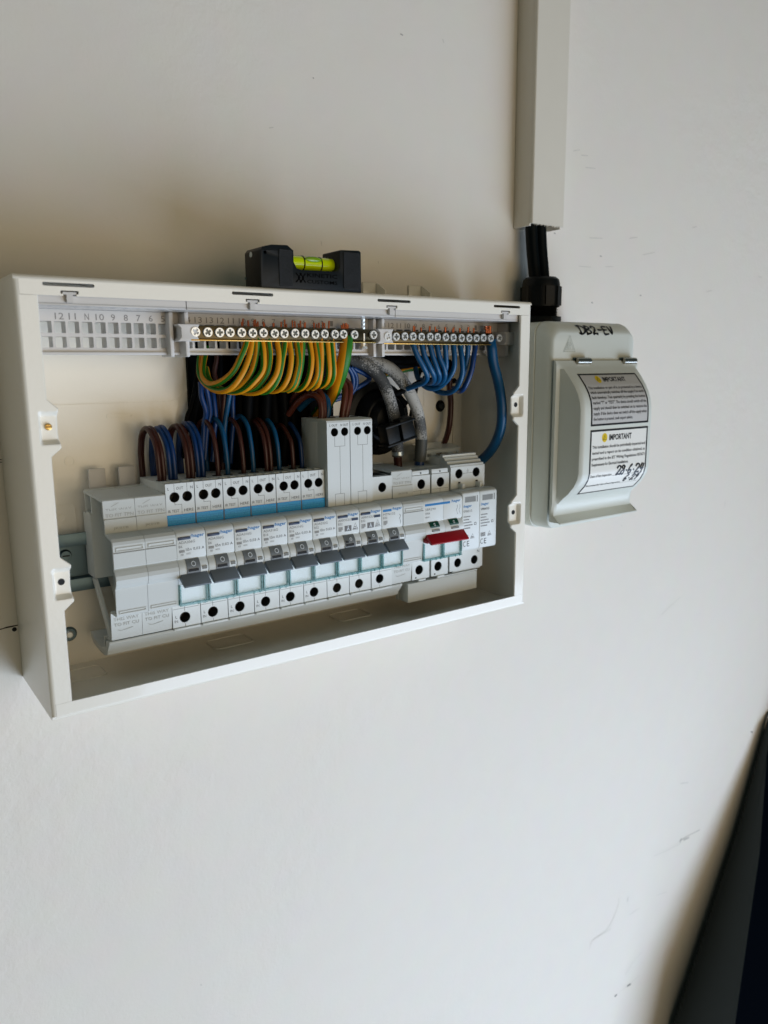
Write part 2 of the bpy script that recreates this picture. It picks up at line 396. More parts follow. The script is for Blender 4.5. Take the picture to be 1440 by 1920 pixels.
MB().prism_z([(W-x,y) for x,y in lp], T+.02, H-T-.02).build('side_panel', m_coat, enc)
# top flange with cover slots and clip notches
zt = 213.6
slots = [(12.8,37.0),(109.9,135.0),(206.3,231.8),(303.0,328.0)]
notch = [25.0, 122.2, 217.2, 314.1]
outer = [(2.3,H-R),(2.3,zt)]
for n in notch:
    outer += [(n-3.1,zt),(n-3.1,zt+.9),(n-4.2,zt+.9),(n-4.2,zt+2.5),(n+4.2,zt+2.5),(n+4.2,zt+.9),(n+3.1,zt+.9),(n+3.1,zt)]
outer += [(W-2.3,zt),(W-2.3,H-R)]
MB().slab(outer, [rrect(a,b,218.0,219.7,.8,4) for a,b in slots], -D, -D+T).build('top_flange', m_coat, enc)
MB().slab([(2.3,R),(W-2.3,R),(W-2.3,8.5),(2.3,8.5)], [], -D, -D+T).build('bottom_flange', m_coat, enc)
# side flanges with recessed screw tabs (a relief sheet)
def econt(z):
    for c in (150.4, 71.6):
        pts = [(-14.2,10.4),(-9.8,15.5),(-2,14.9),(9.4,15.4),(14.0,10.4)]
        d = z-c
        for (a,ea),(b,eb) in zip(pts, pts[1:]):
            if a <= d <= b: return ea+(eb-ea)*(d-a)/(b-a)
    return 10.4
def sstep(a, b, t): t = max(0, min(1, (t-a)/(b-a))); return t*t*(3-2*t)
def depth(x, z):
    d = 0
    for c in (150.4, 71.6):
        d = max(d, 3.0*sstep(5.8,7.6,x)*(1-sstep(5.6,8.4,abs(z-c))))
    if x > 9.4 and abs(d) < .01: pass
    return d
def flange(mirror):
    mb = MB(); zs = [8.6+(zt-8.75-.0)*i/340 for i in range(341)]; nx = 22
    vs = []; vb = []
    for z in zs:
        e = econt(z)
        for j in range(nx+1):
            x = R+(e-R)*j/nx; y = -D+depth(x, z)
            if j == nx: y += .5
            X = W-x if mirror else x
            vs.append((X, y, z)); vb.append((X, y+T, z))
    fs = []; k = (nx+1)
    for i in range(len(zs)-1):
        for j in range(nx):
            a = i*k+j; fs.append((a,a+1,a+k+1,a+k))
    mb.add(vs+vb, fs+[tuple(q+len(vs) for q in reversed(f)) for f in fs])
    n0 = len(vs); e = []
    for i in range(len(zs)-1):
        a = i*k+nx; e.append((a, a+n0, a+k+n0, a+k)); a = i*k; e.append((a, a+k, a+k+n0, a+n0))
    for j in range(nx):
        e.append((j, j+1, j+1+n0, j+n0)); a = (len(zs)-1)*k+j; e.append((a, a+n0, a+1+n0, a+1))
    mb.add(vs+vb, e)
    return mb.build('side_flange', m_coat, enc)
for mir in (False, True):
    flange(mir)
    for c in (151.0, 72.2):
        x = W-10.6 if mir else 10.6
        if mir is False and c > 100:
            sc = MB().cyl((x,-D+3.0,c), (0,-1,0), 1.7, 1.1, 16).build('brass_screw', m_brass, enc, bevel=.2)
            MB().box(x-1.3,x+1.3,-D+1.82,-D+1.95,c-.25,c+.25).build('screw_slot', m_black, sc)
        else:
            MB().cyl((x,-D+2.95,c), (0,1,0), 1.75, .3, 18).build('screw_hole', m_black, enc, smooth=False)
# embossed knockouts and slots on the back and the bottom
def emboss(name, loop, y=-1.35, wd=.5):
    mb = MB(); n = len(loop); cx = sum(p[0] for p in loop)/n; cz = sum(p[1] for p in loop)/n
    inn = [(p[0]+(cx-p[0])*.0+ (wd if p[0] < cx else -wd), p[1]+(wd if p[1] < cz else -wd)) for p in loop]
    return mb.slab(loop, [inn], y-.35, y+.1).build(name, m_coat, enc)
emboss('back_knockout', rrect(16,113,158,206,16,8), wd=.45)
emboss('back_slot', rrect(58.8,74.6,149.3,152.2,1.3,4), wd=.55)
for x, z in ((35.9,125.5),(303.2,125.2),(28.3,92.5)): MB().ring((x,z),2.4,3.0,-1.75,-1.2).build('back_knockout', m_coat, enc)
emboss('back_knockout', rrect(18,37,70,100.5,3,4), wd=.45)
MB().box(328.4,329.6,-3.0,-1.3,30,200).build('back_ridge', m_coat, enc)
emboss('back_knockout', rrect(252,300,140,182,12,6), wd=.45)
for x0, x1 in ((12,41.5),(109,137),(203,230.5)):
    loop = rrect(x0,x1,-30.5,-11,4,5); inn = rrect(x0+.7,x1-.7,-29.8,-11.7,3.4,5)
    mb = MB()
    tr = tessellate_polygon([[Vector((x,y,0)) for x,y in loop],[Vector((x,y,0)) for x,y in inn]]); fl = loop+inn
    mb.add([(x,y,T+.75) for x,y in fl], tr)
    for l in (loop, inn):
        n = len(l); mb.add([(x,y,T+.75) for x,y in l]+[(x,y,T-.05) for x,y in l], [(i,(i+1)%n,n+(i+1)%n,n+i) for i in range(n)])
    mb.build('floor_knockout', m_coat, enc)
for x, z in ((27.6,21.0),(316,148)):
    g = MB().cyl((x,-1.3,z),(0,-1,0),4.6,1.4,24,3.6).build('fixing_washer', m_blackp if x > 100 else m_galvd, enc)
    MB().cyl((x,-2.6,z),(0,-1,0),2.4,1.0,18,1.6).build('screw_head', m_zinc if x < 100 else m_hole, g)

# small fold-up lugs behind the top edge
for x, lab in ((244.2,'small beige lug behind the enclosure top edge, next to the black level'), (285,'small beige lug behind the enclosure top edge, farther from the black level')):
    o = thing('fixing_lug', lab, 'lug', (x,0,H), 'lugs behind the enclosure top edge')
    MB().prism_x([(-.3,H+.05),(-.3,238),(-3,237.2),(-13,232),(-13,H+.05)], x+11.2, x+12.6).build('web', m_coat, o)
    MB().box(x,x+11.1,-2.2,-.3,H+.05,237.6).build('plate', m_coat, o, bevel=.4)

o = thing('shade_backing_sheet', 'black backing sheet added on the back panel to deepen the shade behind the wire loops', 'backing sheet', (160,-1.4,100))  # added black backing, stands in for the deep shade behind the loops
MB().slab(rrect(112,214,96,196,6,4), [], -3.4, -1.42).build('sheet', m_blackw, o)
MB().slab(rrect(110,216,94,198,7,4), [rrect(113,213,97,195,5,4)], -4.4, -1.42).build('rim', m_blackw, o)
# ------------------------------------------------------------------ DIN rail
rail = thing('din_rail', 'galvanised top-hat rail crossing the box behind the breakers', 'rail', (W/2,-6,67))
prof = [(-4.5,60),(-4.5,78),(-10.9,78),(-10.9,84.5),(-12,84.5),(-12,76.9),(-5.6,76.9),(-5.6,57.1),(-12,57.1),(-12,49.5),(-10.9,49.5),(-10.9,56),(-4.5,56)]
MB().prism_x(prof, 20, 326).build('rail_profile', m_galvd, rail, bevel=.25)
MB().box(20,60,-6.4,-5.7,57.6,76.4).build('rail_web', m_galvd, rail)
for x in (28,):
    sc = MB().cyl((x,-6.4,70.9),(0,-1,0),3.6,2.2,24,2.8).build('screw', m_galvd, rail)
    MB().box(x-2,x+2,-8.7,-8.55,70.5,71.3).build('screw_slot', m_black, sc)
for x in (48,170,300): MB().box(x,x+10,-4.5,-1.35,60,74).build('stand_off', m_galvd, rail)

# ------------------------------------------------------------------ modular devices
X0 = 38.713
mx_ = lambda i: X0+17.5*i
YF, YT = -66.4, -53.0
def body_profile(ztop, yt=YT, yb=-9.5):
    """side outline of a modular device without its terminal blocks"""
    return [(yb,29.2),(yb,ztop-.6),(yt+12,ztop-.6),(yt+12,90.4),(yt-1.0,90.2),(-61.5,89.9),(-64.6,89.2),(-66.1,87.6),(-66.4,86),
            (-66.4,73.6),(-65.7,72.9),(-66.9,71.6),(-68.3,69.5),(-68.9,67.2),(-68.4,64.8),(-67,62.6),(-65.6,61.6),(-65.6,58.4),(-64.4,58.2),
            (-64.0,46.0),(-63.3,45.4),(yt-1.0,45.2),(yt+12,45.2),(yt+12,29.2)]
def body(o, x, w, ztop, yt=YT, m=None):
    return MB().prism_x(body_profile(ztop, yt), x+.24, x+w-.24).build('body', m or m_plastic, o, bevel=.3)
def terminals(o, x, w, z0, z1, holes, yt, name):
    t = MB().slab(rect(x+.26,x+w-.26,z0,z1), [circ(x+hx,hz,r,22) for hx,hz,r in holes], yt, yt+12.2, back=False).build(name, m_plastic, o)
    for hx, hz, r in holes:
        mb = MB(); n_ = 22; lp_ = circ(x+hx,hz,r-.03,n_)
        mb.add([(a,yt+.7,b) for a,b in lp_]+[(a,yt+11,b) for a,b in lp_], [(i,(i+1)%n_,n_+(i+1)%n_,n_+i) for i in range(n_)])
        mb.build('hole_shade_liner', m_holeshade, t)  # dark liner added so that the hole looks shaded inside
        s_ = MB().cyl((x+hx,yt+9.5,hz),(0,1,0),r-.1,2.4,18).build('terminal_screw', m_hole, t)
        MB().box(x+hx-r*.7,x+hx+r*.7,yt+9.3,yt+9.45,hz-.35,hz+.35).build('screw_slot', m_black, s_)
    return t
def toggle(o, x, w=17.5, small=False, lever=True):
    mb = MB().prism_x([(-64,73.0),(-66.3,72.7),(-67.4,71.4),(-68.7,69.5),(-69.35,67.2),(-69.1,65.2),(-67,64.2),(-64,64.2)], x+4.5, x+12.6)
    d = mb.build('toggle_drum', m_drum, o)
    r = .95 if small else 1.35
    rg = MB(); c = (x+9.2 if small else x+8.6, 70.3)
    for i in range(24):
        t0, t1 = 2*math.pi*i/24, 2*math.pi*(i+1)/24
        q = [(c[0]+rr*math.cos(t), c[1]+rr*math.sin(t)) for rr, t in ((r,t0),(r,t1),(r-.4,t1),(r-.4,t0))]
        rg.add([(a, -68.62+(b-70.3)*.62, b) for a, b in q], [(0,1,2,3)])
    rg.build('off_symbol', m_white, d)
    MB().prism_x([(-69.6,67.5),(-69.6,66.1),(-68.4,66.1),(-68.4,67.5)], x+5.2, x+11.2).build('toggle_slot', m_black, d)
    if small: MB().box(x+5.3,x+7.2,-69.3,-68,68.2,69.4).build('toggle_slot', m_black, d)
    MB().box(x+13.6,x+16.4,-69.15,-68,66.4,68.2).build('cheek_slot', mat_slot, o)
    if lever: lever_part(o, x+.7, x+w-.9, m_lever)
def lever_part(o, xa, xb, m):
    pr = [(-66.0,65.9),(-67.4,65.7),(-68.3,65.0),(-74.3,59.6),(-74.5,58.9),(-73.9,58.3),(-72.6,58.5),(-66.4,61.6)]
    return MB().prism_x(pr, xa, xb).build('lever', m, o, bevel=.3)
mat_slot = mat('shaded slot plastic', (.20,.20,.18), .6)
def window(o, x, w=17.5, z0=45.9, z1=58.0, split=False):
    c = MB().box(x+1.3,x+w-1.3,-65.0,-64.2,z0+1.4,z1).build('label_card', m_card, o)
    MB().box(x+1.35,x+w-1.35,-66.5,-66.1,z0+1.35,z1).build('window_pane', m_clear, o)
    f = MB()
    f.box(x+.35,x+1.3,-66.8,-64.1,z0,z1).box(x+w-1.3,x+w-.35,-66.8,-64.1,z0,z1).box(x+1.3,x+w-1.3,-66.8,-64.1,z0,z0+1.3)
    f.build('window_frame', m_teal, o)
    g = MB().box(x+w*.62,x+w*.66,-67.1,-66.6,z0-.2,z0+1.5).box(x+w*.84,x+w*.88,-67.1,-66.6,z0-.2,z0+1.5).build('window_clip', m_teal, o)
def label_print(o, x, model, rating, kind):
    y = YF-.06; t = MB()
    b = MB(); text_flat(b, ':hager', x+8.4, 84.4, 2.5, y, 8.2, bold=.022); b.build('brand_lettering', m_cyan, o, smooth=False)
    if kind == 'mcb': MB().box(x+1.0,x+8.0,y-.02,YF+.1,84.4,86.0).build('blue_bar', m_cyan, o)
    else:
        MB().box(x+1.0,x+8.3,YF-.55,YF+.2,84.2,85.9).build('test_button', m_navytab, o, bevel=.2)
    text_flat(t, model, x+1.3, 81.9, 1.5, y, 9.6)
    text_flat(t, rating, x+1.3, 79.6, 1.5, y)
    t.build('model_lettering', m_inkl, o, smooth=False)
    t = MB()
    if kind == 'rcbo':
        text_flat(t, 'I\u0394n 0,03 A', x+5.4, 77.4, 1.9, y, 11.0)
        t.build('rating_lettering', m_ink, o, smooth=False)
        s = MB()
        for k in range(5): s.box(x+1.4, x+4.6, y, y+.05, 76.9+k*.32, 77.05+k*.32+.05)
        for k in range(3): s.box(x+2.2, x+3.9, y, y+.05, 75.2+k*.4, 75.35+k*.4)
        for k in range(2): s.box(x+5.5, x+8.2, y, y+.05, 75.6+k*.5, 75.75+k*.5)
        s.build('approval_marks', m_inkl, o)
    else:
        s = MB()
        for k in range(7): s.box(x+1.4, x+4.6-(.9 if k < 2 else 0), y, y+.05, 75.6+k*.42, 75.85+k*.42)
        s.build('approval_marks', m_inkl, o)
    if kind == 'afdd':
        MB().box(x+11.4,x+16.2,YF-.25,YF+.1,81.7,83.3).build('indicator_strip', m_navytab, o)
        k = MB().box(x+6.0,x+11.2,y,y+.1,75.2,78.9).build('arc_symbol_plate', m_inkl, o)
        a = MB(); ribbon(a, [(x+7.9,75.9),(x+8.6,77.6),(x+8.7,78.4)], .5, lambda u,v: (u,y-.05,v)); ribbon(a, [(x+9.4,75.9),(x+8.8,77.4)], .5, lambda u,v: (u,y-.05,v)); a.build('arc_symbol', m_white, k)
        a = MB(); ribbon(a, [(x+12.2,75.6),(x+14.2,80.0),(x+16.2,75.6),(x+12.2,75.6)], .35, lambda u,v: (u,y,v), sub=1)
        ribbon(a, [(x+12.9,76.4),(x+15.5,76.4)], .7, lambda u,v: (u,y,v)); ribbon(a, [(x+13.6,77.6),(x+14.9,77.6)], .5, lambda u,v: (u,y,v)); a.build('approval_triangle', m_inkl, o)
    if kind == 'mcb':
        a = MB(); ribbon(a, [(x+14.6,81.6),(x+15.4,80.2),(x+14.6,79.0),(x+15.2,77.2),(x+15.2,75.4)], .35, lambda u,v: (u,y,v))
        a.build('circuit_symbol', m_ink, o)
def lower_terminal(o, x, hx, hz, yt=YT, txt=True):
    t = terminals(o, x, 17.5, 29.2, 45.2, [(hx,hz,3.25)], yt, 'lower_terminal_block')
    if txt:
        b = MB(); text_flat(b, 'L', x+1.9, 34.9, 1.7, yt-.06); text_flat(b, 'IN', x+1.3, 32.3, 1.5, yt-.06); b.build('terminal_lettering', m_ink, t, smooth=False)
    s = MB().box(x+hx-.12,x+hx+.12,yt-.05,yt+.02,29.4,31.0).box(x+hx-.12,x+hx+.12,yt-.05,yt+.02,38.4,41.5).box(x+.6,x+16.6,yt-.05,yt+.02,40.4,40.6)
    s.build('moulding_line', m_inkl, t)
    MB().box(x+.6,x+16.6,yt-1.0,yt+4,27.6,28.9).build('busbar_foot', m_plastic, t, bevel=.2)

RC_LABEL = {2:'first white breaker with blue test plate from the left, beside the blank fillers',
 3:'second white breaker with blue test plate from the left, rated B6', 4:'third white breaker with blue test plate from the left, first of those rated B16',
 5:'fourth white breaker with blue test plate from the left, middle one rated B16', 6:'fifth white breaker with blue test plate from the left, last one rated B16',
 7:'sixth white breaker with blue test plate, rated B32, against the tall breakers'}
def rcbo_base():
    i = 2; x = mx_(i)
    o = thing('circuit_breaker', RC_LABEL[2], 'breaker', (x+8.75,-10,29), 'breakers with blue test plates')
    body(o, x, 17.5, 114.3)
    t = terminals(o, x, 17.5, 90.4, 114.3, [(5.4,106.4,3.0),(13.0,106.4,3.0)], YT, 'upper_terminal_block')
    p = MB().box(x+.4,x+17.1,YT-.35,YT-.02,89.9,96.3).build('test_notice_plate', m_blue, t)
    b = MB()
    for k, s_ in enumerate(('Insulation Resistance','test can be carried out','at load terminals with','device in OFF position')):
        text_flat(b, s_, x+1.2, 94.75-k*1.45, 1.05, YT-.42, 15.2, bold=.02)
    b.build('notice_lettering', m_bluetxt, p, smooth=False)
    b = MB(); y = YT-.06
    text_flat(b, 'L', x+1.5, 110.7, 1.6, y); text_flat(b, 'OUT', x+6.7, 110.7, 1.6, y, 4.0); text_flat(b, 'N', x+15.0, 110.7, 1.6, y)
    text_flat(b, 'IR TEST', x+1.2, 97.7, 1.6, y, 6.6); text_flat(b, 'HERE', x+10.7, 97.7, 1.6, y, 5.6)
    b.build('terminal_lettering', m_ink, t, smooth=False)
    l = MB()
    for a in ((x+5.3,x+5.5,109.6,114.2),(x+12.9,x+13.1,109.6,114.2),(x+5.3,x+5.5,102.2,103.3),(x+5.3,x+9.5,102.0,102.2),(x+9.3,x+9.5,96.4,102.1)):
        l.box(a[0],a[1],YT-.05,YT+.02,a[2],a[3])
    l.build('circuit_line', m_inkl, t)
    r = MB()                                          # wavy rib along the top entry
    for k in range(3): r.box(x+1+k*5.6,x+5.2+k*5.6,-49,-44,114.35,114.9)
    r.build('top_rib', m_plastic, t, bevel=.25)
    for hx in (5.4,13.0): MB().slab([(x+hx+a,-31+b) for a,b in [(3.3*math.cos(q),4.2*math.sin(q)) for q in (2*math.pi*k/16 for k in range(16))]], [], 0, 0) if False else None
    e = MB()
    for hx in (5.4,13.0): e.cyl((x+hx,-32.5,113.65),(0,0,1),3.0,.2,18)
    e.build('wire_entry', m_black, t, smooth=False)
    toggle(o, x); window(o, x); lower_terminal(o, x, 7.7, 34.8)
    return o
m_bracket = mat('bright zinc plate', (.74,.78,.77), .3, metal=.55)
m_bluetxt = mat('pale blue print', (.04,.50,.85), .5)
# blanks --------------------------------------------------------------------
def blank(i, label, group, clip=True, tpn=True):
    x = mx_(i); o = thing('blank_module', label, 'blank module', (x+8.75,-10,29), group)
    line = [(-15,109.8),(-30,109.6),(-52.3,108.8),(-53,108.2),(-53.4,98.3),(-54.2,98.0),(-54.6,90.4),(-61,89.8),(-64.6,89.2),(-66.1,87.6),(-66.6,86),
            (-66.8,73.8),(-66.0,73.0),(-67.2,71.6),(-68.5,69.5),(-69.0,67.2),(-68.5,64.8),(-67.2,62.6),(-66,61.9),(-65.0,46.6),(-64.4,45.9),(-54.6,45.4),(-53.6,44.8),(-52,29.0),(-38,26.4)]
    f = MB().shell_x(line, 1.5, x+.1, x+17.4).build('front_shell', m_plastic2, o)
    inn = [(y+1.6 if y < -16 else y, z) for y, z in line]
    MB().prism_x(inn+[(-30,40),(-10,59),(-9,96),(-17,97)], x+11.0, x+12.5).build('web', m_plastic2, o)
    MB().prism_x([(-10,59),(-9,96),(-23,96.5),(-24,59)], x+.6, x+2.0).build('side_wall', m_plastic2, o)
    MB().prism_x([(-18,58),(-25,58.5),(-52,30),(-46,27)], x+.6, x+2.0).build('leg_web', m_plastic2, o)
    MB().box(x+.6,x+12,-25,-23.6,59,97).build('side_rib', m_plastic2, o)
    MB().box(x+.2,x+17.3,-24,-17,96.2,97.8).box(x+.2,x+17.3,-18,-16.6,97,110.4).box(x+.2,x+17.3,-30.5,-28.9,98,109.5).build('rear_rib', m_plastic2, o)
    if clip: MB().box(x+5.0,x+14.6,-11,-9.2,86,121.0).build('rail_clip', m_carrier, o, bevel=.3)
    b = MB(); y = -53.2
    text_flat(b, 'THIS WAY', x+1.4, 102.0, 1.9, y-.02, 14.2); text_flat(b, 'TO FIT TPN' if tpn else 'TO FIT TPN', x+1.2, 99.2, 1.8, y-.22, 15.2)
    b.build('embossed_lettering', m_emb, o, smooth=False); b = MB()
    text_flat(b, 'JK01B', x+4.6, 92.0, 1.6, -54.75, 8.2)
    b.build('embossed_lettering', m_emb, o, smooth=False); b = MB()
    text_flat(b, 'THIS WAY', x+1.4, 40.2, 1.9, -53.35, 14.2); text_flat(b, 'TO FIT CU', x+1.6, 37.0, 1.9, -53.1, 14.0)
    b.build('embossed_lettering', m_emb, o, smooth=False)
    a = MB(); ribbon(a, [(x+4.5,104.9),(x+8.6,106.8)], .3, lambda u,v: (u,-53.2,v)); ribbon(a, [(x+3.6,34.8),(x+6,34.2),(x+12,35.2)], .3, lambda u,v: (u,-52.8,v)); a.build('arrow', m_emb, o)
    for z0, z1, yy in ((82.4,84.6,-67.05),(47.4,49.2,-65.55)):
        mb = MB().slab(rect(x+1.6,x+16.4,z0,z1), [rect(x+2.1,x+16.4-.5,z0+.45,z1-.45)], yy, yy+.6); mb.build('label_ledge', m_plastic2, o)
    MB().box(x+.4,x+17.1,-67.0,-66.6,81.6,82.0).build('ledge_line', mat_slot, o)
    return o
blank(0, 'leftmost blank filler module, with its hollow side open to view', 'blank filler modules')
blank(1, 'blank filler module between the leftmost filler and the first breaker', 'blank filler modules')
blank(11, 'blank filler module between the single breaker and the red main switch', 'blank filler modules', clip=False)
# residual current breakers ---------------------------------------------------
rc0 = rcbo_base(); units = {2: rc0}
for i in range(3, 8):
    units[i] = copy_tree(rc0, 17.5*(i-2)); units[i]['label'] = RC_LABEL[i]
for i, (mo, ra) in {2:('ADA306G','B6'),3:('ADA306G','B6'),4:('ADA316G','B16'),5:('ADA316G','B16'),6:('ADA316G','B16'),7:('ADA332G','B32')}.items():
    label_print(units[i], mx_(i), mo, ra, 'rcbo')
# arc fault breakers (tall) ----------------------------------------------------
def afdd():
    i = 8; x = mx_(i); yt = -56.5
    o = thing('tall_circuit_breaker', 'left one of the two tall breakers, next to the blue-plated row', 'breaker', (x+8.75,-10,29), 'tall breakers')
    pr = body_profile(144.5, yt, -24); pr = [(yb if False else y, z) for y, z in pr]
    pr[0] = (-9.5,29.2); pr[1:2] = [(-9.5,112),(-24,113),(-24,146.0),(-30,146.2)]
    MB().prism_x(pr, x+.24, x+17.26).build('body', m_plastic, o, bevel=.3)
    t = terminals(o, x, 17.5, 90.4, 144.0, [(5.9,138.0,2.75),(13.5,138.0,2.75)], yt, 'upper_terminal_block')
    MB().prism_x([(yt,144.0),(yt+.4,145.2),(yt+1.6,145.9),(-30,146.3),(-30,144.0)], x+.12, x+17.38).build('top_cap', m_plastic, t)
    e = MB()
    for hx in (5.9,13.5): e.cyl((x+hx,-40.5,146.12),(0,0,1),2.9,.15,18)
    e.build('wire_entry', m_black, t, smooth=False)
    b = MB(); text_flat(b, 'L OUT', x+2.2, 141.6, 1.5, yt-.06, 5.8); text_flat(b, 'N OUT', x+10.4, 141.6, 1.5, yt-.06, 5.8); b.build('terminal_lettering', m_ink, t, smooth=False)
    l = MB()
    for a in ((x+5.8,x+6.0,129,135),(x+13.4,x+13.6,129,135),(x+5.8,x+13.6,128.8,129),(x+9.6,x+9.8,98.3,128.8),(x+5.6,x+12.6,98.1,98.3),(x+5.6,x+5.8,90.6,98.1),(x+12.4,x+12.6,90.6,98.1)):
        l.box(a[0],a[1],yt-.05,yt+.02,a[2],a[3])
    l.build('circuit_line', m_inkl, t)
    MB().ring((0,0),1,2,0,1) if False else None
    toggle(o, x, small=True); window(o, x); lower_terminal(o, x, 7.7, 34.6, txt=False)
    return o
a0 = afdd(); a1 = copy_tree(a0, 17.5); a1['label'] = 'right one of the two tall breakers, next to the single breaker'
for i, o in ((8,a0),(9,a1)): label_print(o, mx_(i), 'ARR932U', 'B32', 'afdd')
# single miniature breaker --------------------------------------------------------
x = mx_(10); o = thing('miniature_circuit_breaker', 'low single breaker with plain blue bar, right of the tall breakers', 'breaker', (x+8.75,-10,29))
body(o, x, 17.5, 106.2, -54)
t = terminals(o, x, 17.5, 90.4, 106.2, [(9.3,98.7,3.3)], -54, 'upper_terminal_block')
MB().box(x+1.5,x+16,-48,-36,106.1,106.25).build('wire_entry', m_black, t)
toggle(o, x); window(o, x); label_print(o, x, 'MTN132', 'B32', 'mcb'); lower_terminal(o, x, 7.0, 35.4, -53.4, txt=False)
# main switch ----------------------------------------------------------------------
x = mx_(12); o = thing('main_switch', 'double-width main switch with a red lever', 'switch', (x+17.5,-10,29))
MB().prism_x(body_profile(108.0), x+.1, x+17.42).build('body', m_plastic, o, bevel=.3)
MB().prism_x(body_profile(108.0), x+17.58, x+34.6).build('body', m_plastic, o, bevel=.3)
for k in (0, 1):
    xx = x+17.3*k
    t = terminals(o, xx, 16.4, 90.4, 103.8, [(8.4,97.6,3.5)], YT, 'upper_terminal_block')
    MB().box(xx+.8,xx+15.6,YT+.6,YT+12,103.9,107.2).build('terminal_cap', m_plastic, t, bevel=.3)
    MB().cyl((xx+8.2,YT+.5,105.4),(0,-1,0),.6,.12,12).build('pin_hole', m_black, t, smooth=False)
    MB().box(xx+16.2,xx+17.2,YT+1,YT+10,94,101).build('side_notch', mat_slot, t)
    t = terminals(o, xx, 16.0, 29.2, 45.2, [(6.6,36.0,3.5)], YT, 'lower_terminal_block')
    MB().box(xx+16.0,xx+17.2,YT+1.2,YT+10,33,43).build('side_notch', mat_slot, t)
    MB().cyl((xx+3.5,YT-.02,30.6),(0,-1,0),.6,.1,12).build('pin_hole', m_black, t, smooth=False)
    MB().box(xx+5.5,xx+12,YT-.8,YT+3,27.8,29.1).build('foot', m_plastic, t, bevel=.2)
    e = MB().box(xx+.6,xx+15.4,YT-.05,YT+.02,93.0,93.2).box(xx+7.9,xx+8.1,YT-.05,YT+.02,90.6,93).build('moulding_line', m_inkl, o)
    gx = xx+4.6
    MB().prism_x([(-64,73.0),(-66.6,72.8),(-67.7,71.4),(-68.6,70.2),(-68.6,69.2),(-64,69.2)], gx, gx+8.0).build('off_indicator', m_green, o)
    rg = MB()
    for q in range(20):
        t0, t1 = 2*math.pi*q/20, 2*math.pi*(q+1)/20
        pt = [(gx+4+rr*math.cos(tt)*.75, 71.2+rr*math.sin(tt)) for rr, tt in ((1.0,t0),(1.0,t1),(.6,t1),(.6,t0))]
        rg.add([(a, -67.75-.08+(b-71.3)*.75, b) for a, b in pt], [(0,1,2,3)])
    rg.build('off_symbol', m_white, o)
    MB().box(gx+1.0,gx+7.6,-69.4,-68,66.4,67.8).build('toggle_slot', mat_slot, o)
    window(o, xx-.2+.3*k, 17.4, z0=45.6)
lever_part(o, x+1.0, x+34.6, m_red)
MB().prism_x([(-64,62.2),(-66.5,62.0),(-70.5,60.2),(-70.2,58.9),(-64,58.9)], x+.4, x+2.4).build('lever_arm', m_red, o, bevel=.3)
y = YF-.06
MB().box(x+1.2,x+23.4,y-.02,YF+.1,84.3,85.9).build('blue_bar', m_cyan, o)
b = MB(); text_flat(b, ':hager', x+24.4, 84.2, 2.5, y, 8.6, bold=.022); b.build('brand_lettering', m_cyan, o, smooth=False)
b = MB(); text_flat(b, 'SBR290', x+1.4, 81.2, 1.5, y, 9.2); text_flat(b, '100A', x+1.4, 78.4, 1.5, y); text_flat(b, '400V~', x+1.4, 75.9, 1.2, y); b.build('model_lettering', m_inkl, o, smooth=False)
a = MB()
for k in (0, 2.4): ribbon(a, [(x+30+k,82.5),(x+30.3+k,80.6),(x+29.4+k,79.2),(x+30.4+k,76.0)], .3, lambda u,v: (u,y,v))
a.build('circuit_symbol', m_inkl, o)
# surge protector: base and two plug-in cartridges ------------------------------------
xs = 283.6; wS = 33.0
o = thing('surge_protector_base', 'double-width surge protector base at the right end of the row', 'surge protector', (xs+wS/2,-10,29))
MB().prism_x([(-9.5,29.2),(-9.5,113.0),(-40.8,113.0),(-40.8,91.5),(-52,91.2),(-52,47.5),(-40.8,47),(-40.8,29.2)], xs+.1, xs+wS).build('body', m_plastic, o, bevel=.3)
t = terminals(o, xs, wS, 91.3, 107.0, [(8.0,102.0,3.5),(24.6,102.0,3.5)], YT, 'upper_terminal_block')
rp = [(YT+.3,107.05),(YT+.8,108.6),(YT+3.6,109.2),(YT+4.2,110.8),(YT+6.6,111.4),(YT+7.2,113.0),(YT+9,113.6),(YT+9,115.0),(YT+7.6,115.2),(YT+12,115.6),(YT+12,107.05)]
MB().prism_x(rp, xs+.1, xs+wS-1).build('ribbed_cover', m_plastic, t)
l = MB().box(xs+11.6,xs+21,YT-.05,YT+.02,101.9,102.1).build('earth_line', m_ink, t)
l = MB()
for k, wd in enumerate((2.4,1.6,.8)): l.box(xs+16.3-wd/2,xs+16.3+wd/2,YT-.05,YT+.02,103.8-k*.5,103.95-k*.5)
l.box(xs+16.2,xs+16.4,YT-.05,YT+.02,103.9,105.2).build('earth_symbol', m_ink, t)
for hx in (8.2,25): MB().box(xs+hx-1,xs+hx+1.2,-58,-52.6,91.2,95).build('latch_hook', m_plastic, o, bevel=.2); MB().box(xs+hx-.9,xs+hx+1.1,-53.2,-52.9,95.1,96.1).build('latch_slot', m_black, o)
t = terminals(o, xs-.4, wS-.4, 30.0, 46.8, [(8.0,35.8,3.4),(24.4,35.8,3.4)], YT, 'lower_terminal_block')
b = MB(); text_flat(b, 'L', xs+10.6, 41.2, 2.2, YT-.06); text_flat(b, 'N', xs+26.6, 40.9, 2.2, YT-.06); b.build('terminal_lettering', m_ink, t, smooth=False)
MB().prism_x([(YT+.6,29.9),(YT+2,28.2),(YT+12,28.2),(YT+12,29.9)], xs+4, xs+wS-2).build('foot', m_plastic, t)
CART = [('left plug-in surge cartridge next to the red main switch', 'SPB015'), ('right plug-in surge cartridge at the end of the row', 'SPB015N')]
c0 = None
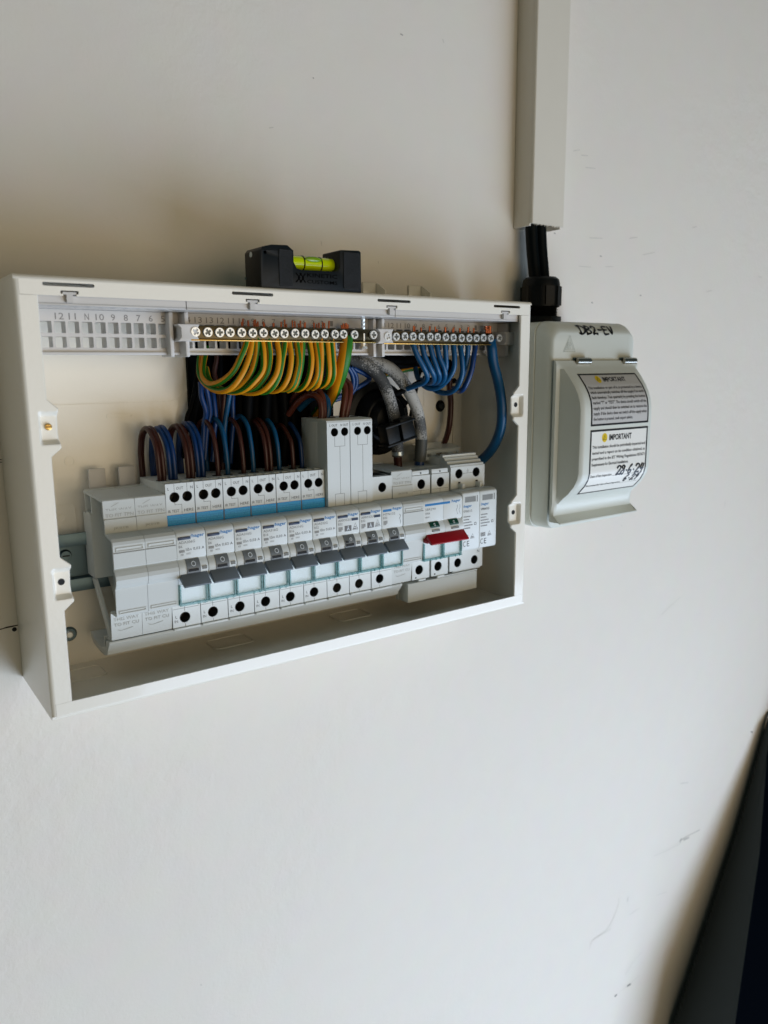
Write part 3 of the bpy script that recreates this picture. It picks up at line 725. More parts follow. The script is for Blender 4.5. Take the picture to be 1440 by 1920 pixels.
for k in (0, 1):
    x = xs+16.5*k
    if c0 is None:
        cpr = [(-53.2,48.2),(-53.2,91.0),(-60,91.6),(-64.2,91.2),(-66.0,89.8),(-66.4,88.2),(-66.4,49.6),(-65.4,47.9),(-63,47.6)]
        c0 = o = thing('surge_cartridge', CART[0][0], 'surge cartridge', (x+8.2,-53,47), 'plug-in surge cartridges')
        MB().prism_x(cpr, x+.12, x+16.4).build('body', m_plastic, o, bevel=.5, seg=3)
        MB().box(x+2.4,x+12.6,YF-.05,YF+.1,83.2,87.2).build('status_window', m_inkl2 if False else mat('grey status window', (.22,.22,.20), .4), o)
        MB().slab(rect(x+2.0,x+14.6,82.6,87.8), [rect(x+2.4,x+13.2,83.0,87.4)], YF-.04, YF+.1).build('status_frame', m_plastic2, o)
        MB().box(x+13.6,x+14.4,YF-.08,YF+.1,83,87.6).build('status_slot', mat_slot, o)
        y = YF-.06; b = MB(); text_flat(b, ':hager', x+.8, 79.0, 2.5, y, 8.0, bold=.022); b.build('brand_lettering', m_cyan, o, smooth=False)
        b = MB(); text_flat(b, 'C', x+1.0, 51.0, 4.0, y, 2.4); text_flat(b, 'E', x+4.6, 51.0, 4.0, y, 2.2); b.build('conformity_lettering', m_ink, o, smooth=False)
        s = MB()
        for q, wd in enumerate((7.0,6.0,8.5,9.5,7.5)): 
            n = int(wd/1.1)
            for r_ in range(n): s.box(x+1.2+r_*1.1, x+2.0+r_*1.1, y, y+.05, 72.4-q*2.1, 73.2-q*2.1)
        s.build('rating_lettering', m_inkl, o)
        s = MB()
        for q in range(5): s.box(x+1.2,x+5.8,y,y+.05,56.6+q*.6,57.0+q*.6)
        ribbon(s, [(x+8,56.6),(x+9.8,59.8),(x+11.6,56.6),(x+8,56.6)], .4, lambda u,v: (u,y,v), sub=1); ribbon(s, [(x+9,57.4),(x+10.6,57.4)], .8, lambda u,v: (u,y,v))
        s.slab(rect(x+11.4,x+13.4,66.0,68.0), [rect(x+11.8,x+13.0,66.4,67.6)], y, y+.05)
        s.build('approval_marks', m_inkl, o)
    else:
        o = copy_tree(c0, 16.5); o['label'] = CART[1][0]
    b = MB(); text_flat(b, CART[k][1], x+1.0, 76.0, 1.6, YF-.06, 8.2); b.build('model_lettering', m_inkl, o, smooth=False)

# busbar cover strip and end shroud -----------------------------------------------------
o = thing('busbar_cover', 'long grey busbar cover strip along the bottom of the breaker row', 'busbar cover', (130,-40,17))
MB().prism_x([(-13,24),(-13.5,21),(-18.6,18.0),(-33,16.9),(-40,17.1),(-46.5,19.0),(-47.6,21.5),(-52.4,27.2),(-52.0,28.4),(-46,27.6),(-43.5,23.0),(-34,20.6),(-20,21.6),(-16.5,25)], X0-1.5, 241).build('cover_strip', m_plastic2, o, bevel=.25)
MB().box(X0-1,242,-41.5,-40.2,20,29).build('inner_wall', m_plastic2, o)
o = thing('busbar_end_shroud', 'small grey box-shaped busbar shroud below the red main switch', 'shroud', (277,-46,13))
MB().slab([(245.3,13.2),(310.3,13.2),(310.3,27.0),(245.3,27.0)], [], -53.0, -42).build('shroud_box', m_plastic2, o, bevel=.4)
MB().box(272,311,-52.6,-42,27.05,27.9).build('shroud_rim', m_plastic2, o)
MB().box(245.0,310,-41.9,-38.5,13,29).build('rear_wall', m_plastic2, o)

# galvanised bracket above the surge protector
o = thing('steel_bracket', 'small shiny galvanised bracket with two slots above the surge protector', 'bracket', (296,-28,110))
MB().slab([(280.2,110.2),(312.6,110.2),(312.6,117.2),(280.2,117.2)], [rect(282.0,285.5,112.6,115.0),rect(290.5,301.5,110.8,115.0),rect(307,311,112.6,115.0)], -28.0, -26.8).build('front_plate', m_bracket, o)
MB().prism_x([(-28.6,117.2),(-29.2,118.2),(-26,119.4),(-12,121.2),(-12,120.0),(-26,118.0)], 280.0, 312.8).build('top_fold', m_bracket, o)

# ------------------------------------------------------------------ terminal carriers (number strips)
YG = -46.0
def carrier(x0, x1, holes_x, nums, label, ends):
    o = thing('terminal_carrier', label, 'terminal carrier', ((x0+x1)/2,-40,188), 'numbered terminal carriers')
    hs = []
    for hx in holes_x:
        for za, zb in ((189.8,195.4),(197.2,203.2)): hs.append(rrect(hx-2.75,hx+2.75,za,zb,.5,2))
    g = MB().slab(rect(x0,x1,187.6,209.2), hs, YG, YG+9).build('grid', m_carrier, o)
    MB().box(x0,x1,YG-1.2,YG+9,186.2,187.6).build('lower_lip', m_carrier, o, bevel=.2)
    MB().box(x0,x1,-71.5,YG+9,209.25,210.4).build('top_plate', m_gloss, o, bevel=.2)
    MB().box(x0,x1,-71.5,-70.2,210.45,213.9).build('front_lip', m_carrier, o)
    MB().box(x0,x1,YG+3,YG+4.2,210.45,221.4).build('rear_wall', m_carrier, o)
    for n in notch:
        if x0 < n < x1 or (n < 30 and x0 < 30):
            MB().slab([(n-1.5,210.45),(n+1.5,210.45),(n+1.5,214.3),(n+3.2,214.3),(n+3.2,215.5),(n-3.2,215.5),(n-3.2,214.3),(n-1.5,214.3)], [], -D+.3, -D+2.6).build('clip_peg', m_carrier, o)
    b = MB()
    for hx, s_ in zip(holes_x, nums):
        if s_: text_flat(b, s_, hx-(2.2 if len(s_) > 1 else 1.0), 204.1, 3.3, YG-.05, 4.4 if len(s_) > 1 and s_ != '11' else (3.6 if len(s_) > 1 else 2.2))
    b.build('number_lettering', m_emb2, o, smooth=False)
    for k, (ex, ty) in enumerate(ends):
        MB().box(ex-1.2,ex+1.2,-56 if ty else -52,YG+9,185.0,209.2).build('end_wall', m_carrier, o, bevel=.6)
        if ty:
            pr = [(ex-6.5,202.6),(ex-4.5,200.6),(ex-4.5,195.6),(ex-6.5,193.4),(ex+6.5,193.4),(ex+5.0,195.6),(ex+5.0,200.6),(ex+6.5,202.6)]
            MB().prism_y(pr, -59, -46.2).build('end_block', m_carrier, o, bevel=.5)
    return o
m_gloss = mat('glossy carrier plastic', (.55,.525,.49), .12)
m_emb2 = mat('engraved numbers', (.20,.185,.17), .6)
pit = 6.83
carrier(4, 84.5, [19.2+pit*k for k in range(10)], ['','12','11','N','10','9','8','7','6','5'], 'empty numbered terminal carrier at the top left of the box', [(83.2,False)])
carrier(85.0, 221.5, [94.6+pit*k for k in range(18)], ['14','13','13','12','11','10','9','8','7','6','5','4','3','2','1','','',''], 'numbered terminal carrier behind the earth bar', [(90.6,True),(219.5,False)])
carrier(222.0, 336.5, [230.0+6.82*k for k in range(15)], ['13','12','11','10','9','8','7','6','5','4','3','2','1','',''], 'numbered terminal carrier behind the neutral bar', [(223.4,True),(334.5,True)])

# ------------------------------------------------------------------ terminal bars
def plus(cx, cz, a, b):
    return [(cx-b,cz-a),(cx+b,cz-a),(cx+b,cz-b),(cx+a,cz-b),(cx+a,cz+b),(cx+b,cz+b),(cx+b,cz+a),(cx-b,cz+a),(cx-b,cz+b),(cx-a,cz+b),(cx-a,cz-b),(cx-b,cz-b)]
def rot(loop, cx, cz, a): return [(cx+(x-cx)*math.cos(a)-(z-cz)*math.sin(a), cz+(x-cx)*math.sin(a)+(z-cz)*math.cos(a)) for x, z in loop]
def terminal_bar(x0, x1, xsc, zc, label, name, yb=-57.5):
    o = thing(name, label, 'terminal bar', ((x0+x1)/2,-52,195), 'brass terminal bars')
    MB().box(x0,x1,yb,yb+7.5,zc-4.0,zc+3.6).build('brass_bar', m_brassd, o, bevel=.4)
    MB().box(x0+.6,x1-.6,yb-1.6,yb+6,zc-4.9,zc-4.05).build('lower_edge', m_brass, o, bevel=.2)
    for k, x in enumerate(xsc):
        z = zc+random.uniform(-.25,.25); r = 2.6; y = yb-1.9-random.uniform(0,.5)
        s = MB().slab(circ(x,z,r,22), [rot(plus(x,z,1.85,.66),x,z,random.uniform(0,1.5))], y, y+1.5, back=False).build('terminal_screw', m_zinc, o)
        MB().cyl((x,y+1.0,z),(0,1,0),2.3,2.0,14).build('screw_recess', m_recess, s)
    return o
m_recess = mat('screw recess steel', (.16,.165,.15), .4, metal=.5)
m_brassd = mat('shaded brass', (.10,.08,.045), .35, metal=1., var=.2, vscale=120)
def pxs(pts, y): return [P(a,b,y).x for a,b in pts]
e_px = [(367,621.5),(390,622),(412,622.5),(432,623),(453,623.5),(474,624)]
e_px += [(480+a/6,560+b/6) for a,b in ((85,378),(210,390),(322,387),(443,392),(555,395),(670,395),(775,395),(890,397),(985,407),(1110,395),(1325,400))]
exs = pxs(e_px, -59.4)
terminal_bar(exs[0]-3.4, exs[-1]+2.4, exs, 198.6, 'brass earth terminal bar with a row of cross-head screws above the green and yellow wires', 'earth_terminal_bar')
n_px = [(680+a/5.143,560+b/5.143) for a,b in ((242,362),(325,362),(407,365),(488,366),(568,368),(650,370),(725,372),(800,374),(876,374),(955,375),(1030,378),(1100,378),(1168,378),(1235,380),(1320,385))]
nxs = pxs(n_px, -59.4)
terminal_bar(nxs[0]-3.4, nxs[-2]+3.6, nxs, 198.0, 'brass neutral terminal bar with a row of cross-head screws above the blue wires', 'neutral_terminal_bar')
# cable clamp screw standing up from the earth bar
cs = P(680.5, 600, -56); o = thing('clamp_screw', 'threaded zinc clamp screw standing upright at the right end of the earth bar', 'screw', (cs.x,-56,190))
mb = MB()
for k in range(9): mb.cyl((cs.x,-56,199.5+k*1.25),(0,0,1),1.5 if k%2 else 1.1,1.25,14,1.1 if k%2 else 1.5)
mb.build('thread', m_zinc, o)
MB().cyl((cs.x,-56,191.6),(0,0,1),1.6,8,14).build('shank', m_zinc, o)
MB().cyl((cs.x,-56,190.2),(0,0,1),3.2,1.4,18,2.4).build('head', m_zinc, o)

# ------------------------------------------------------------------ wires
def wire(name, label, group, pts, r, m, n=12, sub=6, extra=None):
    mb = MB().tube(pts, r, n, sub); 
    o = mb.build(name, m); tag(o, label, 'wire', group)
    c = Vector(pts[0]); 
    return o
def pp(l, y=None): return [P(a[0],a[1],a[2] if len(a) > 2 else y) for a in l]
ORD = ['first','second','third','fourth','fifth','sixth','seventh','eighth','ninth','tenth','eleventh','twelfth','thirteenth','fourteenth','fifteenth']
def stub(o, x, y, z0, z1, r=.55):
    MB().cyl((x,y,z0),(random.uniform(-.08,.08),random.uniform(-.08,.08),1),r,z1-z0,8).build('copper_end', m_copper, o)
# earth wires
E_s = [(462,642),(472,642),(482,641),(491,640),(503.5,641),(519,640),(534,643),(543,645),(557,648),(567,642),(580,642),(592,643),(602,642),(613.5,643),(623,643)]
E_path = [
 [(452,668,-56),(437,697,-54),(414,716,-48),(394,720,-38),(381,706,-28),(381,682,-22),(388,650,-18)],
 [(466,672,-57),(452,704,-57),(433,727,-53),(412,733,-45),(391,725,-34),(376,706,-24),(374,680,-18),(380,650,-15)],
 [(480,668,-55),(470,700,-54),(452,722,-50),(430,731,-42),(408,728,-34),(392,712,-26),(386,690,-20)],
 [(494,664,-58),(492,694,-58),(474,718,-56),(455,732,-50),(434,735,-42),(410,728,-32)],
 [(506,668,-56),(501,698,-55),(486,721,-52),(470,731,-46),(450,732,-38)],
 [(523,668,-58),(518,700,-58),(502,724,-56),(484,735,-50),(462,736,-42),(440,730,-34)],
 [(530,670,-57),(523,704,-56),(510,727,-52),(494,735,-44),(470,732,-36)],
 [(546,672,-58),(541,704,-57),(529,726,-53),(512,733,-45),(490,730,-36)],
 [(560,676,-58),(556,700,-57),(548,722,-54),(534,730,-46),(515,728,-38)],
 [(566,668,-56),(562,698,-54),(553,724,-50),(540,732,-42)],
 [(584,672,-58),(581,700,-57),(573,720,-53),(560,730,-46),(545,728,-38)],
 [(596,676,-58),(595,702,-56),(588,718,-52),(576,728,-44)],
 [(603,672,-55),(601,700,-53),(596,720,-48),(586,728,-40)],
 [(616,672,-57),(617,700,-56),(612,716,-50),(602,724,-42)],
 [(625,672,-55),(626,700,-53),(621,716,-46),(611,726,-38)]]
for k, (s, l) in enumerate(zip(E_s, E_path)):
    s0 = P(s[0], s[1], -56)
    o = wire('earth_wire', f'{ORD[k]} green and yellow earth wire from the left under the earth bar', 'green and yellow earth wires', [Vector((s0.x,-54.5,s0.z+6)), s0]+pp(l), 1.85, m_earth, 14)
    for q in range(2): stub(o, s0.x+random.uniform(-1.2,1.2), -52.5, 202.0, 204.0+random.uniform(.3,3.2))
o = wire('earth_wire', 'thick green and yellow main earth wire at the right end of the earth bar', 'green and yellow earth wires', [P(650,636,-54)]+pp([(649,648,-57),(646,668,-57),(641,692,-53),(634,714,-44),(624,738,-32),(610,760,-22),(592,782,-16)]), 4.2, m_earth, 18)
for q in range(4): stub(o, P(650,636,-54).x-2.4+q*1.4, -52.5, 202, 204.5+random.uniform(0,1.5), .75)
# neutral wires
N_s = [(775,648),(791,648),(806,648),(819,649),(834.5,650),(850,651),(862.5,650),(877,650),(890.5,650)]
N_path = [
 [(783,668,-57),(795,690,-57),(801,706,-54),(795,717,-48),(780,723,-40),(764,729,-32)],
 [(797,670,-57),(808,692,-57),(814,706,-54),(812,716,-48),(802,718,-40),(790,712,-30)],
 [(812,670,-57),(820,692,-57),(824,706,-54),(820,716,-48),(808,719,-38),(796,708,-28)],
 [(824,670,-57),(833,692,-57),(834,706,-54),(828,717,-48),(814,723,-38),(800,716,-28)],
 [(836,670,-55),(836,690,-53),(830,704,-48),(820,714,-40)],
 [(852,670,-57),(851,690,-56),(842,708,-52),(828,723,-46),(812,729,-40),(796,724,-34),(783,708,-26),(779,690,-20)],
 [(866,672,-58),(867,696,-57),(862,716,-54),(852,731,-48),(838,737,-40),(820,734,-32),(806,724,-24)],
 [(876,670,-55),(872,690,-53),(866,706,-48),(858,718,-40)],
 [(888,670,-58),(884,694,-58),(876,716,-56),(868,730,-52),(860,733,-45),(850,728,-36)]]
for k, (s, l) in enumerate(zip(N_s, N_path)):
    s0 = P(s[0], s[1], -56)
    o = wire('neutral_wire', f'{ORD[k]} thin blue neutral wire from the left under the neutral bar', 'thin blue neutral wires', [Vector((s0.x,-54.5,s0.z+5)), s0]+pp(l), 1.85, m_bluew if k == 8 else m_bluel2 if False else m_bluel, 12)
    for q in range(2): stub(o, s0.x+random.uniform(1.5,4), -52.5, 201.6, 203.4+random.uniform(.2,2.4), .6)
o = wire('neutral_wire', 'thick light blue neutral tail curving down the right inner wall', 'thick blue tail', [P(920,640,-55)]+pp([(922,654,-57),(925,680,-57),(933,712,-59),(939,744,-62),(941,775,-63),(938,806,-60),(926,836,-52),(908,858,-41),(888,872,-31),(868,884,-24)]), 3.7, m_bluel, 18)
for q in range(5): stub(o, P(920,640,-55).x-2.2+q*1.0, -52.5, 201.5, 207.0+random.uniform(-.4,.5), .75)
MB().tube([(P(920,640,-55).x-2.4+2.4*math.cos(t)*1.0, -53.4+.9*math.sin(t), 204+t*.23) for t in (q*.9 for q in range(14))], .4, 6, 3).build('copper_binding', m_copper, o)
# loops over the breakers with blue plates
def loop_wires(i, browns, blues, zpk, dx=0, mb_=None):
    x = mx_(i)
    for kind, offs, hx, yf, m in (('brown', browns, 5.4, -33.5, m_brown), ('blue', blues, 13.0, -31.5, mb_ or m_bluew)):
        for k, off in enumerate(offs):
            X = x+hx+off; z = zpk+random.uniform(-.8,.8); y0 = yf+random.uniform(-.5,.5)
            pts = [(X,y0,112.6),(X,y0,119),(X-.4,y0+.8,130),(X-.9,y0+4.0,z-6),(X-1.8,y0+10.5,z-.2),(X-2.4-off*.3,y0+17,z-.8),(X-2.8-off*.5,y0+22.5,z-5.5),(X-3.0-off*.6,y0+25.2,z-14),(X-2.8-off*.6,y0+26.2,124),(X-2.4-off*.6,y0+26.4,110)]
            side = (' left' if off < 0 else ' right') if len(offs) > 1 else ''
            wire(f'{kind}_wire', f'{kind} wire looping out of the {ORD[i-2]} blue-plated breaker'+(f', the{side} one of its pair' if side else ''), f'{kind} wires looping over the breakers', pts, 1.5, m, 12)
loop_wires(2, (-1.2,1.4), (-1.5,1.2), 144)
loop_wires(3, (-1.0,1.5), (-1.4,1.3), 144.5)
loop_wires(4, (.2,), (.0,), 147, mb_=m_bluel)
loop_wires(5, (.0,), (.2,), 147.5, mb_=m_bluel)
loop_wires(6, (-1.6,1.6), (.6,), 145, mb_=m_bluel)
loop_wires(7, (.2,), (-.2,), 142)
# wires into the tall breakers
for nm, lab, pts, m in (
 ('brown_wire','front brown wire arching leftwards out of the left tall breaker', [(602,788,-42),(603,770,-42),(600,752,-41),(590,741,-38),(574,742,-32),(556,756,-26),(540,778,-20)], m_brown),
 ('brown_wire','rear brown wire arching leftwards out of the left tall breaker', [(606,786,-40),(607,765,-40),(603,742,-38),(592,729,-34),(574,727,-29),(556,738,-23),(545,758,-18)], m_brown),
 ('blue_wire','blue wire leaving the left tall breaker behind its brown pair', [(613,783,-38),(615,765,-38),(612,748,-36),(600,741,-32),(580,750,-26),(560,768,-20)], m_bluel),
 ('brown_wire','front brown wire of the pair arching over the right tall breaker', [(641,784,-41),(644,762,-41),(647,738,-40),(645,722,-38),(634,712,-35),(616,714,-31),(594,724,-26),(576,734,-20)], m_brown),
 ('brown_wire','rear brown wire of the pair arching over the right tall breaker', [(648,783,-40),(652,760,-40),(656,738,-39),(656,724,-37),(648,714,-34),(634,709,-30),(612,710,-26),(590,718,-20)], m_brown)):
    wire(nm, lab, 'wires into the tall breakers', pp(pts), 2.1, m_brownlit if m is m_brown else m, 14)
# blue wires rising behind the right tall breaker
for k, pts in enumerate(([(652,688,-20),(660,702,-18),(662,720,-16),(655,736,-14),(630,744,-12),(605,748,-10)], [(657,688,-18),(667,704,-16),(667,724,-14),(655,740,-12),(628,750,-10)],
                         [(662,690,-16),(690,705,-14),(690,714,-12),(665,730,-11),(640,744,-9),(610,752,-8)])):
    wire('blue_wire', f'{ORD[k]} of three blue wires bending down behind the thick earth wire', 'blue wires behind the thick earth wire', pp(pts), 1.7, m_bluew)
# vertical bundle left of centre
VB = [('blue_wire',[(376,716),(378,744),(386,772),(382,800),(379,860)],m_bluew,-22),('blue_wire',[(384,718),(391,748),(394,776),(388,804),(384,862)],m_bluew,-19),
      ('blue_wire',[(399,736),(402,760),(404,784),(402,812),(398,866)],m_bluew,-17),('brown_wire',[(421,738),(419,762),(417,788),(420,815),(418,868)],m_brown,-17),
      ('blue_wire',[(431,736),(427,760),(423,786),(421,810),(424,868)],m_bluel,-20),('blue_wire',[(437,734),(436,760),(437,790),(434,830),(432,868)],m_bluew,-15),
      ('black_wire',[(372,690),(366,730),(358,765),(350,790),(346,860)],m_blackw,-10),('black_wire',[(380,690),(374,735),(367,770),(364,800),(362,860)],m_blackw,-12),
      ('brown_wire',[(404,650),(406,672),(402,700),(410,730),(412,800)],m_brown,-12),('black_wire',[(412,650),(413,690),(411,740),(410,790),(408,860)],m_blackw,-9)]
for k, (nm, pts, m, y) in enumerate(VB):
    col = nm.split('_')[0]; nth = [q for q, v in enumerate(VB) if v[0] == nm].index(k)
    wire(nm, f'{ORD[nth]} dark {col} wire from the left in the vertical bundle below the earth wires', 'vertical bundle below the earth wires', pp([(a,b,y+random.uniform(-1,1)) for a,b in pts]), 1.6, m)
# black sheathed cables added to fill the shaded middle with black
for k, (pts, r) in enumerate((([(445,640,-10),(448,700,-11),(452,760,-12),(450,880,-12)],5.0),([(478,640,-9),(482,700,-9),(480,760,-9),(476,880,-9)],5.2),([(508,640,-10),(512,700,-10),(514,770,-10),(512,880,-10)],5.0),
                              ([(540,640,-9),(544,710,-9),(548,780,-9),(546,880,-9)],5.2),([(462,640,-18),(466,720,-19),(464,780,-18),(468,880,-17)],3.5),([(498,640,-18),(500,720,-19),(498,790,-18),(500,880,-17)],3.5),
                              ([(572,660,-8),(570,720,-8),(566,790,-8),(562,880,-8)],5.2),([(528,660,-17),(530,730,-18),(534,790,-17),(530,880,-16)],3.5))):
    o = wire('black_cable', f'{ORD[k]} black sheathed cable added to deepen the shade behind the breaker loops', 'black cables added in the shade', pp(pts), r, m_blackw, 14)
# meter tails, clamp and gland
o = thing('meter_tail', 'dark smeared grey tail ending in a brown core inside the black clamp', 'cable', P(745,868,-26), 'meter tails')
MB().tube(pp([(650,672,-14),(672,678,-18),(695,690,-22),(715,712,-25),(728,740,-27),(736,768,-28),(741,795,-28),(744,815,-28),(746,855,-27)]), 4.3, 20).build('sheath', m_tail1, o)
MB().tube(pp([(745,852,-27),(746,866,-26),(747,880,-26)]), 3.0, 16).build('brown_core', m_brown, o)
MB().tube(pp([(745.5,846,-27),(745.9,850,-27),(746,853,-27)]), 4.6, 16).build('bright_sleeve', m_galv, o)
o = thing('meter_tail', 'dusty speckled grey tail with a blue core going into the main switch', 'cable', P(787,874,-29), 'meter tails')
MB().tube(pp([(670,672,-14),(700,678,-18),(730,690,-23),(752,712,-27),(770,740,-29),(782,770,-30),(788,800,-30),(790,824,-30)]), 4.4, 20).build('dusty_sheath', m_tail2, o)
MB().tube(pp([(790,823.5,-30),(789,845,-30),(787,864,-29)]), 4.45, 20).build('clean_sheath', m_tailg, o)
MB().tube(pp([(787,862,-29),(786,872,-29),(786,884,-29)]), 3.6, 16).build('blue_core', m_bluew, o)
o = thing('cable_clamp', 'black plastic clamp block around the darker grey tail', 'clamp', P(738,815,-30))
cc = P(738, 812, -34); 
def tilted(mb, c, hx, hy, hz, a):
    ca, sa = math.cos(a), math.sin(a); vs = []
    for sz in (-1,1):
        for sx, sy in ((-1,-1),(1,-1),(1,1),(-1,1)):
            X, Z = sx*hx, sz*hz; vs.append((c.x+X*ca-Z*sa, c.y+sy*hy, c.z+X*sa+Z*ca))
    return mb.add(vs, [(0,3,2,1),(4,5,6,7),(0,1,5,4),(1,2,6,5),(2,3,7,6),(3,0,4,7)])
tilted(MB(), P(730,815,-34), 5.4, 5.5, 7.6, .22).build('clamp_half', m_blackp, o, bevel=.8)
tilted(MB(), P(757,803,-34), 5.6, 5.5, 7.8, .22).build('clamp_half', m_blackp, o, bevel=.8)
tilted(MB(), P(742,793,-34), 13.2, 6.2, .7, .22).build('clamp_rim', m_blackp, o, bevel=.3)
tilted(MB(), P(746,827,-34), 13, 6.2, .7, .22).build('clamp_rim', m_blackp, o, bevel=.3)
gl = P(715, 785, -10); o = thing('cable_entry_gland', 'large black cable entry gland on the back panel behind the grey tails', 'gland', gl)
MB().cyl((gl.x,-1.4,gl.z),(0,-1,0),27,6,32).build('flange', m_blackp, o, bevel=.8)
MB().cyl((gl.x,-7.4,gl.z),(0,-1,0),22,10,32,17).build('collar', m_blackp, o, bevel=.8)
MB().cyl((gl.x-2,-17.4,gl.z),(0,-1,0),14,5,24,10).build('nose', m_blackp, o, bevel=.5)
wire('brown_wire','thin dark brown wire hanging between the blue wires and the steel bracket','loose thin wires', pp([(842,700,-18),(843,730,-16),(845,760,-14),(842,800,-14),(834,828,-16),(824,846,-20)]), 2.3, m_brown)
wire('black_wire','thin black wire running level behind the neutral wires','loose thin wires', pp([(735,741,-24),(765,729,-30),(790,716,-30),(820,712,-24),(842,715,-16),(852,714,-12)]), 2.0, m_blackw)
wire('black_wire','thin black wire slanting down behind the dusty grey tail','loose thin wires', pp([(790,690,-12),(784,712,-11),(780,735,-10),(774,755,-9),(768,790,-8)]), 1.2, m_blackw)
wire('earth_wire','short length of yellow earth wire behind the grey tails','loose thin wires', pp([(722,702,-6),(745,697,-7),(762,692,-8),(780,690,-9),(800,688,-8)]), 2.2, m_earth)
for k, pts in enumerate(([(690,668,-10),(730,672,-9),(770,675,-8),(810,680,-8),(842,684,-8)], [(700,676,-8),(740,682,-7),(780,686,-7),(815,690,-8),(842,693,-8)])):
    wire('black_cable', f'{"upper" if k == 0 else "lower"} black cable lying level behind the neutral bar', 'black cables behind the neutral bar', pp(pts), 4.2, m_blackw, 14)
wire('black_cable','black cable bending behind the dusty tail toward the clamp','loose thin wires', pp([(760,760,-12),(745,748,-10),(735,762,-10),(725,790,-10),(700,840,-10)]), 3.2, m_blackw, 14)

# ------------------------------------------------------------------ spirit level on the enclosure
o = thing('spirit_level', 'small black pocket spirit level with a lime vial, standing on the enclosure', 'spirit level', (158,-62,H+.05))
zb = H+.05
prof = [(128.8,zb),(195.8,zb),(195.8,246.4),(194.6,247.3),(181.4,246.8),(180.8,246.2),(180.8,236.6),(179.6,234.6),(176.8,234.2),(154.8,233.8),(151.6,234.6),(149.8,238.0),(149.8,244.2),(146.0,246.8),(136,246.4),(130.4,245.0),(128.8,243.0)]
hole = circ(131.8,242.0,.9,16)
lvb = MB().slab(prof, [hole], -72.4, -52.4).build('body', m_level, o, bevel=.35)
m_grip = mat('black grip rubber', (.004,.005,.006), .55, bump=.0003, bscale=2600)
for loop in (rrect(140.2,148.6,zb+1.2,244.2,1,3), rrect(183.2,194.6,zb+1.4,245.6,1.2,3)):
    g = MB().slab(loop, [], -72.9, -72.3).build('grip_pad', m_grip, o)
    x0_, x1_ = min(p[0] for p in loop)+.5, max(p[0] for p in loop)-.5; z0_, z1_ = min(p[1] for p in loop)+.5, max(p[1] for p in loop)-.5
    mb = MB(); n = int((x1_-x0_+z1_-z0_)/1.1)
    for k in range(n):
        c_ = k*1.1; a = [(x0_+max(0,c_-(z1_-z0_)), z0_+min(c_, z1_-z0_)), (x0_+min(c_, x1_-x0_), z0_+max(0, c_-(x1_-x0_)))]
        if (Vector(a[0])-Vector(a[1])).length > .8: ribbon(mb, a, .35, lambda u,v: (u,-73.0,v), sub=1)
    mb.build('grip_texture', m_level, g, smooth=False)
b = MB(); text_flat(b, 'KINETIC', 158.2, 230.1, 2.3, -72.46, 20.5, bold=.01); text_flat(b, 'CUSTOMS', 158.2, 226.6, 2.0, -72.46, 20.5, bold=.01)
b.build('brand_lettering', m_levelink, o, smooth=False)
b = MB(); F = lambda u,v: (u,-72.46,v)
for s_ in (0, 2.6): ribbon(b, [(151.0+s_,231.8),(153.4+s_,229.4),(151.0+s_,227.0)], .9, F, sub=1); ribbon(b, [(155.4+s_-1,231.8),(153.0+s_-.6,229.4),(155.4+s_-1,227.0)], .8, F, sub=1)
b.build('emblem', m_levelink, o, smooth=False)
v = MB().tube([(147,-62.4,238.6),(150,-62.4,238.6),(165,-62.4,238.8),(181,-62.4,238.6),(184,-62.4,238.6)], 4.1, 22, 5).build('vial', m_vial, o)
MB().box(149.9,180.7,-60.5,-54.5,238.2,243.6).build('acrylic_block', m_acrylic, o, bevel=.3)
for x in (160.4,172.2): MB().tube([(x,-62.4+4.2*math.cos(t),238.7+4.2*math.sin(t)) for t in (2*math.pi*k/20 for k in range(21))], .38, 6, 2).build('vial_ring', m_black, v)
mb = MB(); n1, n2 = 16, 10
for i in range(n2+1):
    for j in range(n1):
        a, t = math.pi*i/n2, 2*math.pi*j/n1
        mb.v.append((166.5-6.0*math.cos(a), -65.6+1.6*math.sin(a)*math.cos(t), 240.9+1.9*math.sin(a)*math.sin(t)))
for i in range(n2):
    for j in range(n1): mb.f.append((i*n1+j, i*n1+(j+1)%n1, (i+1)*n1+(j+1)%n1, (i+1)*n1+j))
mb.build('bubble', m_vialdark, v)
MB().cyl((128.7,-61,241.6),(-1,0,0),1.5,.25,18).build('lanyard_eyelet', m_white, o)
MB().box(128.3,128.9,-54,-52.6,228.8,230.0).build('base_clip', m_galvd, o)

# ------------------------------------------------------------------ trunking, cable, gland
TX, TW, TD, TZ = 391.8, 35.4, 21.4, 288.6
o = thing('cable_trunking', 'white plastic cable trunking running up the wall above the grey-green box', 'trunking', (TX+TW/2,-.2,TZ))
base = [(TX,-.2),(TX,-TD+3.2),(TX+1.4,-TD+3.2),(TX+1.4,-1.6),(TX+TW-1.4,-1.6),(TX+TW-1.4,-TD+3.2),(TX+TW,-TD+3.2),(TX+TW,-.2)]
MB().prism_z(base, TZ-1.5, 620).build('base_channel', m_trunk, o, bevel=.15)
lid = [(TX-.25,-TD+3.0),(TX-.25,-TD+.6),(TX+.4,-TD),(TX+TW-.4,-TD),(TX+TW+.25,-TD+.6),(TX+TW+.25,-TD+3.0),(TX+TW-1.2,-TD+3.0),(TX+TW-1.2,-TD+1.4),(TX+1.2,-TD+1.4),(TX+1.2,-TD+3.0)]
MB().prism_z(lid, TZ, 620).build('lid', m_trunk, o)
mb = MB()
